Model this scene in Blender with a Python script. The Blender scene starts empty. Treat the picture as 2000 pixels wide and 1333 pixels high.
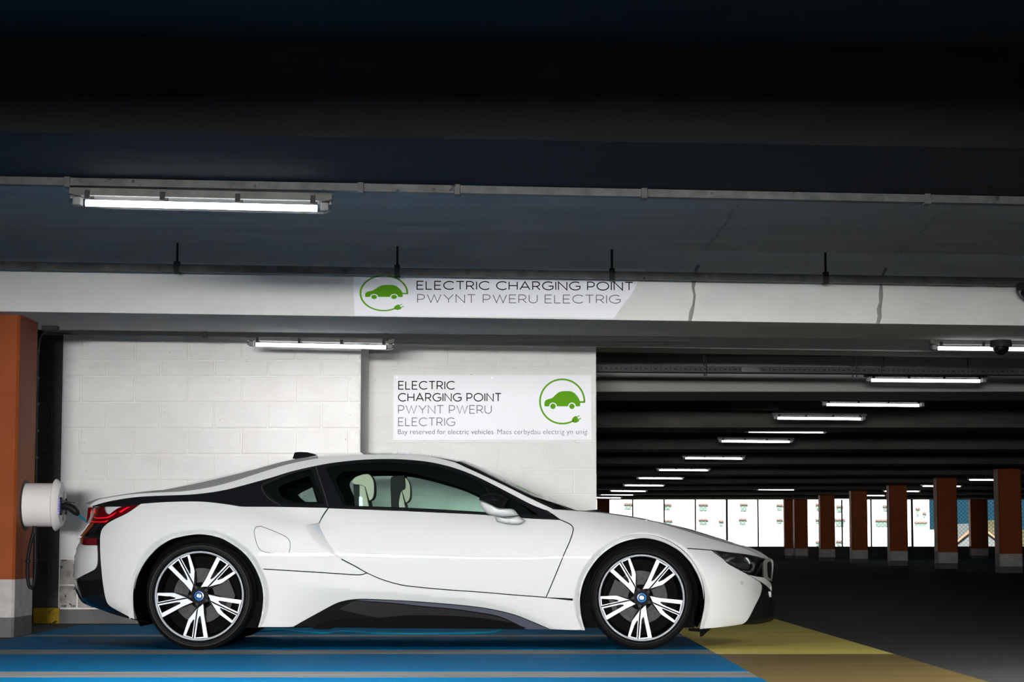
import bpy, bmesh, math, random
import numpy as np
from mathutils import Vector, Matrix
from mathutils.geometry import delaunay_2d_cdt
random.seed(7)
SC = bpy.context.scene
COL = SC.collection

# ------------------------------------------------------------------ camera
FPX, CX, CY, HOR = 4200.0, 1000.0, 666.5, 1058.0
CZ = 0.678
PITCH = math.atan((HOR - CY) / FPX)
cam_d = bpy.data.cameras.new('camera')
cam = bpy.data.objects.new('camera', cam_d)
COL.objects.link(cam)
cam_d.sensor_width = 36.0
cam_d.lens = FPX / 2000.0 * 36.0
cam.location = (0, 0, CZ)
cam.rotation_euler = (math.pi / 2 + PITCH, 0, 0)
cam_d.clip_end = 400
SC.camera = cam

# ------------------------------------------------------------------ sky, sun, added daylight, exposure
w = bpy.data.worlds.new('sky')
SC.world = w
w.use_nodes = True
bg = w.node_tree.nodes['Background']
bg.inputs['Color'].default_value = (0.10, 0.36, 0.55, 1)
bg.inputs['Strength'].default_value = 0.38

sun_d = bpy.data.lights.new('sun', 'SUN')
sun = bpy.data.objects.new('sun', sun_d)
COL.objects.link(sun)
sun_d.energy = 20.0
sun_d.angle = 0.01
sun_d.color = (1.0, 0.96, 0.9)
sun.rotation_euler = (math.radians(52), 0, math.radians(-14))

# added area light standing for daylight through an unseen facade opening behind the camera
DAY_X0, DAY_X1, DAY_Z0, DAY_Z1, DAY_Y = -3.5, 1.0, 0.80, 1.60, -12.0
day_d = bpy.data.lights.new('added_daylight', 'AREA')
day = bpy.data.objects.new('added_daylight', day_d)
COL.objects.link(day)
day_d.shape = 'RECTANGLE'
day_d.size = DAY_X1 - DAY_X0
day_d.size_y = DAY_Z1 - DAY_Z0
day_d.energy = 5700
day_d.color = (1.0, 0.985, 0.96)
day_d.spread = math.radians(150)
day.location = ((DAY_X0 + DAY_X1) / 2, DAY_Y - 0.15, (DAY_Z0 + DAY_Z1) / 2)
day.rotation_euler = (math.pi / 2, 0, 0)

vs = SC.view_settings
vs.view_transform = 'Standard'
vs.look = 'None'
vs.gamma = 1.0
vs.use_curve_mapping = False
vs.exposure = 0.0

# ------------------------------------------------------------------ helpers
def U(px, py, Y):
    """point of the photograph (2000x1333) at depth Y -> (X, Z); works on arrays"""
    a = (px - CX) / FPX
    b = (CY - py) / FPX
    dy = math.cos(PITCH) - b * math.sin(PITCH)
    dz = math.sin(PITCH) + b * math.cos(PITCH)
    t = Y / dy
    return a * t, CZ + dz * t

def P3(px, py, Y):
    x, z = U(px, py, Y)
    return Vector((x, Y, z))

class Pchip:
    """smooth interpolation without overshoot"""
    def __init__(s, pts):
        pts = sorted(pts)
        x = np.array([p[0] for p in pts], float); y = np.array([p[1] for p in pts], float)
        h = np.diff(x); d = np.diff(y) / h
        m = np.zeros_like(x)
        m[0], m[-1] = d[0], d[-1]
        for i in range(1, len(x) - 1):
            if d[i - 1] * d[i] > 0:
                w1, w2 = 2 * h[i] + h[i - 1], h[i] + 2 * h[i - 1]
                m[i] = (w1 + w2) / (w1 / d[i - 1] + w2 / d[i])
        s.x, s.y, s.m, s.h = x, y, m, h
    def __call__(s, v):
        v = np.clip(np.asarray(v, float), s.x[0], s.x[-1])
        i = np.clip(np.searchsorted(s.x, v, side='right') - 1, 0, len(s.h) - 1)
        h = s.h[i]; t = (v - s.x[i]) / h
        t2, t3 = t * t, t * t * t
        return ((2 * t3 - 3 * t2 + 1) * s.y[i] + (t3 - 2 * t2 + t) * h * s.m[i]
                + (-2 * t3 + 3 * t2) * s.y[i + 1] + (t3 - t2) * h * s.m[i + 1])

def smooth01(t):
    t = np.clip(t, 0, 1)
    return t * t * (3 - 2 * t)

def catmull(pts, step):
    pts = [tuple(map(float, p)) for p in pts]
    if len(pts) == 2:
        n = max(1, int(math.dist(*pts) / step))
        return [tuple(pts[0][k] + (pts[1][k] - pts[0][k]) * i / n for k in range(len(pts[0]))) for i in range(n)] + [pts[1]]
    out = []
    e = [tuple(2 * a - b for a, b in zip(pts[0], pts[1]))] + pts + [tuple(2 * a - b for a, b in zip(pts[-1], pts[-2]))]
    for i in range(1, len(e) - 2):
        p0, p1, p2, p3 = e[i - 1:i + 3]
        n = max(1, int(math.dist(p1, p2) / step))
        for j in range(n):
            t = j / n
            out.append(tuple(0.5 * (2 * b + (c - a) * t + (2 * a - 5 * b + 4 * c - d) * t * t + (3 * b - a - 3 * c + d) * t ** 3)
                             for a, b, c, d in zip(p0, p1, p2, p3)))
    out.append(pts[-1])
    return out

def ring_of(segs, step=3.0):
    out = []
    for s in segs:
        c = catmull(s, step)
        if out and math.dist(out[-1], c[0]) < 0.05:
            c = c[1:]
        out += c
    if math.dist(out[0], out[-1]) < 0.05:
        out.pop()
    return out

def area2(poly):
    return sum(poly[i - 1][0] * poly[i][1] - poly[i][0] * poly[i - 1][1] for i in range(len(poly)))

def inset(poly, g):
    """move a closed outline inwards by g"""
    s = 1 if area2(poly) > 0 else -1
    n = len(poly); out = []
    for i in range(n):
        a, b, c = poly[i - 1], poly[i], poly[(i + 1) % n]
        e1 = (b[0] - a[0], b[1] - a[1]); e2 = (c[0] - b[0], c[1] - b[1])
        l1 = math.hypot(*e1) or 1; l2 = math.hypot(*e2) or 1
        n1 = (-e1[1] / l1 * s, e1[0] / l1 * s); n2 = (-e2[1] / l2 * s, e2[0] / l2 * s)
        m = (n1[0] + n2[0], n1[1] + n2[1]); q = 1 + n1[0] * n2[0] + n1[1] * n2[1]
        k = g / max(q, 0.5)
        out.append((b[0] + m[0] * k, b[1] + m[1] * k))
    return out

def inside(pts, poly):
    x, y = pts[:, 0], pts[:, 1]
    r = np.zeros(len(pts), bool)
    for i in range(len(poly)):
        x1, y1 = poly[i - 1]; x2, y2 = poly[i]
        if y1 == y2: continue
        c = ((y1 > y) != (y2 > y)) & (x < (x2 - x1) * (y - y1) / (y2 - y1) + x1)
        r ^= c
    return r

def tri2d(outline, holes=(), grid=None, extra=()):
    """constrained triangulation of an outline with holes: (points array, triangles)"""
    verts, edges = [], []
    for lp in [outline, *holes]:
        b = len(verts); n = len(lp)
        verts += [Vector((float(p[0]), float(p[1]))) for p in lp]
        edges += [(b + i, b + (i + 1) % n) for i in range(n)]
    for pl in extra:
        b = len(verts)
        verts += [Vector((float(p[0]), float(p[1]))) for p in pl]
        edges += [(b + i, b + i + 1) for i in range(len(pl) - 1)]
    if grid:
        o = np.array([(v.x, v.y) for v in verts])
        xs = np.arange(o[:, 0].min() + grid / 2, o[:, 0].max(), grid)
        ys = np.arange(o[:, 1].min() + grid / 2, o[:, 1].max(), grid)
        if len(xs) and len(ys):
            g = np.array([(x + (grid / 2 if j % 2 else 0), y) for j, y in enumerate(ys) for x in xs])
            k = inside(g, outline)
            for h in holes: k &= ~inside(g, h)
            g = g[k]
            if len(g):
                keep = []
                for s in range(0, len(g), 500):
                    c = g[s:s + 500]
                    d = ((c[:, None, :] - o[None, :, :]) ** 2).sum(2).min(1)
                    keep.append(d > (grid * 0.45) ** 2)
                verts += [Vector((float(p[0]), float(p[1]))) for p in g[np.concatenate(keep)]]
    r = delaunay_2d_cdt(verts, edges, [], 0, 1e-4)
    pv = np.array([(v.x, v.y) for v in r[0]])
    tris = [f for f in r[2] if len(f) == 3]
    if not tris: return pv, []
    cen = pv[np.array(tris)].mean(1)
    k = inside(cen, outline)
    for h in holes: k &= ~inside(cen, h)
    return pv, [t for t, q in zip(tris, k) if q]

def mesh_obj(name, verts, faces, mat, parent=None, smooth=False, mats=None, fmat=None, normals=None, loc=None):
    me = bpy.data.meshes.new(name)
    me.from_pydata([tuple(v) for v in verts], [], [tuple(f) for f in faces])
    for m in (mats or [mat]): me.materials.append(m)
    if fmat is not None:
        me.polygons.foreach_set('material_index', fmat)
    if smooth:
        me.polygons.foreach_set('use_smooth', [True] * len(me.polygons))
    me.update()
    if normals is not None:
        me.normals_split_custom_set_from_vertices([tuple(n) for n in normals])
    o = bpy.data.objects.new(name, me)
    COL.objects.link(o)
    if parent: o.parent = parent
    if loc is not None: o.location = loc
    return o

class MB:
    """collects simple shapes for one mesh"""
    def __init__(s): s.v, s.f, s.m = [], [], []
    def add(s, v, f, m=0):
        b = len(s.v); s.v += [tuple(p) for p in v]; s.f += [tuple(b + i for i in q) for q in f]; s.m += [m] * len(f)
        return s
    def box(s, x0, x1, y0, y1, z0, z1, m=0, shear=0.0, ch=0.0):
        if ch:
            return s.chbox(x0, x1, y0, y1, z0, z1, ch, m)
        v = [(x, y, z - shear * x) for z in (z0, z1) for y in (y0, y1) for x in (x0, x1)]
        return s.add(v, [(0, 2, 3, 1), (4, 5, 7, 6), (0, 1, 5, 4), (2, 6, 7, 3), (0, 4, 6, 2), (1, 3, 7, 5)], m)
    def chbox(s, x0, x1, y0, y1, z0, z1, c, m=0):
        bm = bmesh.new()
        r = bmesh.ops.create_cube(bm, size=1)
        for q in r['verts']:
            q.co = Vector((x0 if q.co.x < 0 else x1, y0 if q.co.y < 0 else y1, z0 if q.co.z < 0 else z1))
        bmesh.ops.bevel(bm, geom=bm.edges[:], offset=c, segments=2, affect='EDGES', profile=0.5)
        bm.verts.index_update()
        s.add([q.co[:] for q in bm.verts], [[q.index for q in f.verts] for f in bm.faces], m)
        bm.free(); return s
    def tube(s, pts, r, n=10, m=0, cap=True, radii=None):
        pts = [Vector(p) for p in pts]
        rings = []
        up = Vector((0.13, 0.31, 0.94))
        for i, p in enumerate(pts):
            t = (pts[min(i + 1, len(pts) - 1)] - pts[max(i - 1, 0)]).normalized()
            a = t.cross(up)
            if a.length < 1e-3: a = t.cross(Vector((1, 0, 0)))
            a.normalize(); b = t.cross(a).normalized()
            rr = radii[i] if radii else r
            rings.append([p + a * (rr * math.cos(2 * math.pi * k / n)) + b * (rr * math.sin(2 * math.pi * k / n)) for k in range(n)])
        v = [q for g in rings for q in g]
        f = [(i * n + k, i * n + (k + 1) % n, (i + 1) * n + (k + 1) % n, (i + 1) * n + k) for i in range(len(pts) - 1) for k in range(n)]
        if cap:
            f += [tuple(range(n - 1, -1, -1)), tuple((len(pts) - 1) * n + k for k in range(n))]
        return s.add(v, f, m)
    def lathe(s, prof, axis='y', n=48, c=(0, 0, 0), m=0, mseg=None, close=False):
        """prof: (radius, height along axis)"""
        v, f, mm = [], [], []
        for r, h in prof:
            for k in range(n):
                a = 2 * math.pi * k / n
                q = (r * math.cos(a), r * math.sin(a))
                if axis == 'y': v.append((c[0] + q[0], c[1] + h, c[2] + q[1]))
                elif axis == 'x': v.append((c[0] + h, c[1] + q[0], c[2] + q[1]))
                else: v.append((c[0] + q[0], c[1] + q[1], c[2] + h))
        for i in range(len(prof) - 1):
            for k in range(n):
                f.append((i * n + k, i * n + (k + 1) % n, (i + 1) * n + (k + 1) % n, (i + 1) * n + k))
                mm.append(mseg[i] if mseg else m)
        b = len(s.v); s.v += v; s.f += [tuple(b + i for i in q) for q in f]; s.m += mm
        return s
    def prism(s, poly, y0, y1, m=0, msides=None, holes=()):
        """x,z outline pushed from y0 (front) to y1"""
        pv, tr = tri2d(poly, holes)
        n = len(pv); b = len(s.v)
        s.v += [(p[0], y0, p[1]) for p in pv] + [(p[0], y1, p[1]) for p in pv]
        cnt = {}
        for t in tr:
            for i in range(3):
                e = (t[i], t[(i + 1) % 3]); cnt[frozenset(e)] = cnt.get(frozenset(e), []) + [e]
        for t in tr:
            s.f.append(tuple(b + i for i in t)); s.m.append(m)
            s.f.append(tuple(b + n + i for i in reversed(t))); s.m.append(m if msides is None else msides)
        for e in cnt.values():
            if len(e) == 1:
                i, j = e[0]
                s.f.append((b + j, b + i, b + n + i, b + n + j)); s.m.append(m if msides is None else msides)
        return s
    def build(s, name, mat, parent=None, smooth=False, mats=None, loc=None, fixn=True, auto=None):
        o = mesh_obj(name, s.v, s.f, mat, parent, smooth, mats, s.m if mats else None, loc=loc)
        if fixn:
            bm = bmesh.new(); bm.from_mesh(o.data)
            bmesh.ops.recalc_face_normals(bm, faces=bm.faces[:]); bm.to_mesh(o.data); bm.free()
        if auto is not None:
            o.data.polygons.foreach_set('use_smooth', [True] * len(o.data.polygons))
            o.data.set_sharp_from_angle(angle=math.radians(auto))
        return o

def empty(name, loc, rz=0.0):
    o = bpy.data.objects.new(name, None)
    COL.objects.link(o); o.location = loc; o.rotation_euler = (0, 0, rz)
    o.empty_display_size = 0.1
    return o

def tag(o, label=None, cat=None, group=None, kind=None):
    if label: o['label'] = label
    if cat: o['category'] = cat
    if group: o['group'] = group
    if kind: o['kind'] = kind
    return o

def copy_tree(o, parent=None):
    c = o.copy(); COL.objects.link(c)
    if parent is not None: c.parent = parent
    for ch in o.children:
        if ch.type != 'LIGHT': copy_tree(ch, c)
    return c

# ------------------------------------------------------------------ materials
def mat(name, col, rough=0.5, metal=0.0, coat=0.0, spec=0.5, emis=None, estr=0.0, coat_rough=0.03):
    m = bpy.data.materials.new(name); m.use_nodes = True
    b = m.node_tree.nodes['Principled BSDF']
    b.inputs['Base Color'].default_value = (*col, 1)
    b.inputs['Roughness'].default_value = rough
    b.inputs['Metallic'].default_value = metal
    b.inputs['Specular IOR Level'].default_value = spec
    b.inputs['Coat Weight'].default_value = coat
    b.inputs['Coat Roughness'].default_value = coat_rough
    if emis:
        b.inputs['Emission Color'].default_value = (*emis, 1)
        b.inputs['Emission Strength'].default_value = estr
    return m

def rough_mat(name, c1, c2, scale=6.0, rough=0.8, bump=0.15, bscale=90.0, stretch=(1, 1, 1), specks=None, lo=0.35, hi=0.7, rough2=None, obj=True, spec=0.15):
    """mottled painted or bare mineral surface"""
    m = bpy.data.materials.new(name); m.use_nodes = True
    nt = m.node_tree; N = nt.nodes; L = nt.links
    b = N['Principled BSDF']
    tc = N.new('ShaderNodeTexCoord'); mp = N.new('ShaderNodeMapping')
    mp.inputs['Scale'].default_value = stretch
    if obj:
        L.new(tc.outputs['Object'], mp.inputs['Vector'])
    else:
        ge = N.new('ShaderNodeNewGeometry'); L.new(ge.outputs['Position'], mp.inputs['Vector'])
    n1 = N.new('ShaderNodeTexNoise'); n1.inputs['Scale'].default_value = scale; n1.inputs['Detail'].default_value = 6; n1.inputs['Roughness'].default_value = 0.65
    L.new(mp.outputs[0], n1.inputs['Vector'])
    r = N.new('ShaderNodeValToRGB'); r.color_ramp.elements[0].position = lo; r.color_ramp.elements[1].position = hi
    r.color_ramp.elements[0].color = (*c1, 1); r.color_ramp.elements[1].color = (*c2, 1)
    L.new(n1.outputs['Fac'], r.inputs['Fac'])
    out = r.outputs['Color']
    if specks:
        n3 = N.new('ShaderNodeTexNoise'); n3.inputs['Scale'].default_value = specks[1]; n3.inputs['Detail'].default_value = 3
        L.new(mp.outputs[0], n3.inputs['Vector'])
        r3 = N.new('ShaderNodeValToRGB'); r3.color_ramp.elements[0].position = specks[2]; r3.color_ramp.elements[1].position = specks[2] + 0.03
        L.new(n3.outputs['Fac'], r3.inputs['Fac'])
        mx = N.new('ShaderNodeMix'); mx.data_type = 'RGBA'
        L.new(r3.outputs['Color'], mx.inputs['Factor']); L.new(out, mx.inputs['A']); mx.inputs['B'].default_value = (*specks[0], 1)
        out = mx.outputs['Result']
    L.new(out, b.inputs['Base Color'])
    b.inputs['Roughness'].default_value = rough
    b.inputs['Specular IOR Level'].default_value = spec
    if rough2 is not None:
        mr = N.new('ShaderNodeMapRange'); mr.inputs['From Min'].default_value = 0.3; mr.inputs['From Max'].default_value = 0.7
        mr.inputs['To Min'].default_value = rough; mr.inputs['To Max'].default_value = rough2
        L.new(n1.outputs['Fac'], mr.inputs['Value']); L.new(mr.outputs[0], b.inputs['Roughness'])
    if bump:
        n2 = N.new('ShaderNodeTexNoise'); n2.inputs['Scale'].default_value = bscale; n2.inputs['Detail'].default_value = 4
        L.new(mp.outputs[0], n2.inputs['Vector'])
        bp = N.new('ShaderNodeBump'); bp.inputs['Strength'].default_value = bump; bp.inputs['Distance'].default_value = 0.01
        L.new(n2.outputs['Fac'], bp.inputs['Height']); L.new(bp.outputs[0], b.inputs['Normal'])
    return m

def glass_mat(name, tint, gloss=0.08, rough=0.0):
    """thin pane: tinted see-through plus a mirror share that grows at grazing angles"""
    m = bpy.data.materials.new(name); m.use_nodes = True
    nt = m.node_tree; N = nt.nodes; L = nt.links
    N.remove(N['Principled BSDF'])
    t = N.new('ShaderNodeBsdfTransparent'); t.inputs['Color'].default_value = (*tint, 1)
    g = N.new('ShaderNodeBsdfGlossy'); g.inputs['Roughness'].default_value = rough
    fr = N.new('ShaderNodeFresnel'); fr.inputs['IOR'].default_value = 1.3 + gloss * 2
    mx = N.new('ShaderNodeMixShader')
    L.new(fr.outputs[0], mx.inputs[0]); L.new(t.outputs[0], mx.inputs[1]); L.new(g.outputs[0], mx.inputs[2])
    L.new(mx.outputs[0], N['Material Output'].inputs['Surface'])
    return m

M = {}
M['block'] = rough_mat('white_painted_block', (0.74, 0.73, 0.72), (0.80, 0.795, 0.785), 3.0, 0.75, 0.5, 120.0, specks=((0.32, 0.31, 0.30), 38.0, 0.735), obj=False)
M['mortar'] = rough_mat('white_painted_joint', (0.72, 0.71, 0.70), (0.78, 0.775, 0.765), 5.0, 0.8, 0.3, 120.0, obj=False)
M['grey_block'] = rough_mat('dark_grey_block', (0.045, 0.045, 0.042), (0.075, 0.073, 0.068), 4.0, 0.9, 0.5, 100.0, obj=False)
M['raw_block'] = rough_mat('bare_stained_block', (0.20, 0.19, 0.175), (0.50, 0.47, 0.44), 9.0, 0.9, 0.5, 80.0, specks=((0.08, 0.075, 0.07), 24.0, 0.63), obj=False)
M['skirt'] = rough_mat('grey_skirting_paint', (0.10, 0.10, 0.105), (0.15, 0.15, 0.152), 4.0, 0.7, 0.3, 60.0, obj=False)
M['yellow_block'] = rough_mat('yellow_painted_block', (0.38, 0.24, 0.015), (0.52, 0.34, 0.03), 8.0, 0.7, 0.3, 60.0, specks=((0.08, 0.06, 0.02), 20.0, 0.66), obj=False)
M['beam'] = rough_mat('white_painted_beam', (0.66, 0.66, 0.645), (0.74, 0.74, 0.72), 2.2, 0.7, 0.35, 14.0, stretch=(1, 2, 2), specks=((0.28, 0.27, 0.26), 30.0, 0.75), obj=False)
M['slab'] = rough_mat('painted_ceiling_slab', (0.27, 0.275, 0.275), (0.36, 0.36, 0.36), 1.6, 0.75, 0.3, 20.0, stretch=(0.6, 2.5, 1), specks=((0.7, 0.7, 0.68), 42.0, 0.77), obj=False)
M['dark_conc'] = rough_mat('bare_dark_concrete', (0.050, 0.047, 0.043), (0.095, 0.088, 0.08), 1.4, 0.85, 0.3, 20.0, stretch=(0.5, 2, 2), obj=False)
M['shaded_conc'] = rough_mat('shade_darkened_concrete', (0.011, 0.012, 0.014), (0.019, 0.020, 0.022), 1.4, 0.9, 0.3, 20.0, stretch=(0.5, 2, 2), obj=False)  # shade over the near beam and near slab put into the concrete colour
M['beam_grey'] = rough_mat('dimmed_beam_and_joint', (0.24, 0.235, 0.23), (0.33, 0.32, 0.31), 1.4, 0.85, 0.3, 20.0, stretch=(0.5, 2, 2), obj=False)  # white of the next beam back, darkened for weaker light; also joint ridges
M['floor'] = rough_mat('worn_asphalt', (0.035, 0.034, 0.033), (0.070, 0.067, 0.064), 2.0, 0.7, 0.25, 150.0, stretch=(0.25, 2.2, 1), specks=((0.22, 0.21, 0.2), 60.0, 0.76), obj=False, rough2=0.8)
M['gap'] = rough_mat('bare_concrete_strip', (0.15, 0.142, 0.135), (0.25, 0.238, 0.227), 3.0, 0.6, 0.3, 120.0, stretch=(0.3, 2, 1), specks=((0.10, 0.095, 0.09), 30.0, 0.7), obj=False)
M['blue'] = rough_mat('blue_floor_paint', (0.0, 0.105, 0.235), (0.001, 0.15, 0.32), 2.2, 0.5, 0.14, 140.0, stretch=(0.3, 2.2, 1), specks=((0.16, 0.17, 0.19), 22.0, 0.79), obj=False, rough2=0.7, spec=0.03)
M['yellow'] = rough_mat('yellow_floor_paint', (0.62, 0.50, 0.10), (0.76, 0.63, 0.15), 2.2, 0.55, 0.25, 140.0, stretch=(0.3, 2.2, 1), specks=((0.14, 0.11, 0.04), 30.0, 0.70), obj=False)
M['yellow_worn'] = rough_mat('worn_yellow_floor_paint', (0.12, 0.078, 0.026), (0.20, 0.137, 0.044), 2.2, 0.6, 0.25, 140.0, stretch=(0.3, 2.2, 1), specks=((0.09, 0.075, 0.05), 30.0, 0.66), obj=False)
M['orange'] = rough_mat('orange_column_paint', (0.25, 0.055, 0.012), (0.30, 0.07, 0.016), 2.5, 0.6, 0.35, 25.0, obj=False)
M['col_white'] = rough_mat('scuffed_white_paint', (0.40, 0.38, 0.36), (0.56, 0.54, 0.52), 7.0, 0.75, 0.4, 40.0, specks=((0.2, 0.19, 0.18), 26.0, 0.68), obj=False)
M['galv'] = rough_mat('galvanised_steel', (0.05, 0.05, 0.052), (0.10, 0.10, 0.10), 14.0, 0.5, 0.15, 60.0, specks=((0.02, 0.02, 0.02), 16.0, 0.66), obj=False)
for n_ in ('galv',):
    M[n_].node_tree.nodes['Principled BSDF'].inputs['Metallic'].default_value = 0.2
M['rod'] = mat('dark_steel', (0.022, 0.022, 0.022), 0.6, 0.0, spec=0.15)
M['tray'] = mat('dull_steel_tray', (0.045, 0.045, 0.047), 0.6, 0.0, spec=0.15)
M['black'] = mat('black_plastic', (0.008, 0.008, 0.009), 0.5, spec=0.15)
M['housing'] = rough_mat('aged_grey_plastic', (0.11, 0.105, 0.10), (0.19, 0.185, 0.175), 9.0, 0.5, 0.1, 60.0)
M['diffuser'] = glass_mat('clear_ribbed_plastic', (0.93, 0.95, 0.96), 0.05, 0.15)
M['tube'] = mat('lit_tube', (0.9, 0.9, 0.9), 0.5, emis=(0.95, 0.98, 1.0), estr=6.0)
M['signwhite'] = rough_mat('sign_white', (0.84, 0.85, 0.90), (0.87, 0.88, 0.93), 2.0, 0.45, 0.05, 30.0)
M['print_black'] = mat('print_black', (0.004, 0.004, 0.005), 0.6, spec=0.1)
M['print_grey'] = mat('print_grey', (0.085, 0.085, 0.10), 0.6, spec=0.1)
M['print_green'] = mat('print_green', (0.10, 0.33, 0.002), 0.6, spec=0.1)
M['white_metal'] = rough_mat('white_powder_coat', (0.72, 0.69, 0.68), (0.78, 0.75, 0.74), 3.0, 0.45, 0.05, 60.0)
M['chrome'] = mat('bright_metal', (0.75, 0.76, 0.78), 0.12, 1.0)
M['render_white'] = rough_mat('white_render', (0.78, 0.77, 0.75), (0.86, 0.85, 0.83), 1.0, 0.8, 0.0, 10, obj=False)
M['win_dark'] = mat('far_window_glass', (0.13, 0.19, 0.17), 0.3)
M['brown'] = mat('brown_lintel', (0.13, 0.085, 0.07), 0.7)
# ================================================================== the setting
SL = 0.0147                        # fall of the near ceiling towards the right
X0, X1, Y0, Y1 = -9.0, 24.0, -12.0, 82.0

def struct(name, mb, m, parent=None, label=None, cat=None, **kw):
    o = mb.build(name, m, parent, **kw)
    if parent is None: o['kind'] = 'structure'
    if label: o['label'] = label
    if cat: o['category'] = cat
    return o

# floor with its painted bands
flo = struct('floor', MB().box(X0 - 0.3, X1 + 0.3, Y0 - 0.3, Y1 + 0.4, -0.25, 0.0), M['floor'], label='dark worn asphalt floor of the car park', cat='floor')
BX0, BX1, YEL = -3.50, 1.235, 2.30
def paint(name, m, x0, x1, y0, y1, z=0.0025):
    return MB().box(x0, x1, y0, y1, -0.01, z).build(name, m, flo)
bands = [(15.75, 17.55), (13.56, 15.42), (11.32, 13.05), (8.7, 10.82), (6.1, 8.25), (3.5, 5.65)]
for y0, y1 in bands:
    paint('blue_paint_band', M['blue'], BX0, BX1, y0, y1)
for a, b in zip(bands[:-1], bands[1:]):
    paint('bare_strip', M['gap'], BX0, BX1, b[1], a[0], 0.0012)
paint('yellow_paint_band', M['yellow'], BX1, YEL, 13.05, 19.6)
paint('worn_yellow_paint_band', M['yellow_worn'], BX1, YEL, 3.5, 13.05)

# ceiling slabs and beams
def zs(x):
    return -SL * max(-7.0, min(7.0, x))
def sloped_box(mb, x0, x1, y0, y1, z0, z1):
    xs = sorted({x0, -7.0, 7.0, x1})
    for a, b in zip(xs[:-1], xs[1:]):
        v = [(x, y, z + zs(x)) for z in (z0, z1) for y in (y0, y1) for x in (a, b)]
        mb.add(v, [(0, 2, 3, 1), (4, 5, 7, 6), (0, 1, 5, 4), (2, 6, 7, 3), (0, 4, 6, 2), (1, 3, 7, 5)])
    return mb
def warped_box(mb, x0, x1, y0, y1, f, b, z1):
    xs = sorted({x0, -5.0, 5.0, x1})
    for p, q in zip(xs[:-1], xs[1:]):
        v = [(x, y, z0 - s * max(-5.0, min(5.0, x))) for y, (z0, s) in ((y0, f), (y1, b)) for x in (p, q)]
        v += [(x, y, z1) for y in (y0, y1) for x in (p, q)]
        mb.add(v, [(0, 2, 3, 1), (4, 5, 7, 6), (0, 1, 5, 4), (2, 6, 7, 3), (0, 4, 6, 2), (1, 3, 7, 5)])
    return mb
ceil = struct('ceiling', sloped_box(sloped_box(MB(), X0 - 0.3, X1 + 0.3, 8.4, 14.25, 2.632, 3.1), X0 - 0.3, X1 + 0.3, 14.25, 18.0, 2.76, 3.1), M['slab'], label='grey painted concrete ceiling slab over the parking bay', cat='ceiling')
sloped_box(MB(), X0 - 0.3, X1 + 0.3, Y0 - 0.3, 8.4, 2.632, 3.1).build('near_slab', M['shaded_conc'], ceil)
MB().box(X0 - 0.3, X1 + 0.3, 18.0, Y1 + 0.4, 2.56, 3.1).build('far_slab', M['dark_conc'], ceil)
beam1 = struct('ceiling_beam', warped_box(MB(), X0, X1, 15.0, 16.8, (2.235, 0.0140), (2.292, 0.0110), 2.95), M['beam'], label='wide white painted concrete beam carrying the paper banner', cat='beam')
beam0 = struct('ceiling_beam', warped_box(MB(), X0, X1, 8.3, 9.5, (2.242, 0.0167), (2.250, 0.0200), 2.75), M['shaded_conc'], label='concrete beam nearest the camera at the top, shade put into its colour', cat='beam')
DX0, DX1, DZ = -2.55, 1.0, 1.73
light_mask = struct('wall_light_mask', MB().box(X0, DX0, -0.6, -0.4, 0, 2.7).box(DX1, X1, -0.6, -0.4, 0, 2.7).box(DX0, DX1, -0.6, -0.4, DZ, 2.7), M['dark_conc'], label='added unseen cross wall behind the camera whose opening shapes the daylight', cat='wall')  # added wall, never in view; its opening limits how far the daylight spreads
for i in range(9):
    y = 21.9 + 6.75 * i
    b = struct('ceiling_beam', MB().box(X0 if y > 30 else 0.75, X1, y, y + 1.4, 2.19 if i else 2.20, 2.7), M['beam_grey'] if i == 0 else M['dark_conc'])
    b['label'] = ('white painted beam beyond the end of the block wall' if i == 0 else ['', 'first', 'second', 'third', 'fourth', 'fifth', 'sixth', 'seventh', 'eighth'][i] + ' dark concrete beam behind the white beam at the wall end')
    b['category'] = 'beam'
    if i: b['group'] = 'dark beams receding to the far wall'

# casting joints in the near slab and the banner beam
def joint(parent, pts, nrm, wd=0.010):
    mb = MB(); c = catmull(pts, 0.05); v = []
    nv = Vector(nrm)
    for i, p in enumerate(c):
        p = Vector(p); t = (Vector(c[min(i + 1, len(c) - 1)]) - Vector(c[max(i - 1, 0)])).normalized(); sd = t.cross(nv).normalized()
        j = sd * random.uniform(-0.012, 0.012); w_ = wd * random.uniform(0.5, 1.4)
        v += [p + j - sd * w_, p + j + nv * 0.006, p + j + sd * w_]
    f = []
    for i in range(len(c) - 1):
        f += [(3 * i, 3 * i + 1, 3 * i + 4, 3 * i + 3), (3 * i + 1, 3 * i + 2, 3 * i + 5, 3 * i + 4)]
    mb.add(v, f).build('casting_joint', M['beam_grey'], parent, fixn=False)
for xj, xk in ((1.28, 1.285), (2.45, 2.60)):
    joint(ceil, [(xj, 9.7, 2.632 + zs(xj)), (xj + 0.02, 12.0, 2.632 + zs(xj)), (xk, 14.24, 2.632 + zs(xk))], (0, 0, -1), 0.007)
    joint(beam1, [(xk + 0.02, 15.0, 2.632 + zs(xk)), (xk - 0.01, 15.0, 2.40), (xk - 0.03, 15.0, 2.235 - 0.014 * xk)], (0, -1, 0), 0.012)

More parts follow.
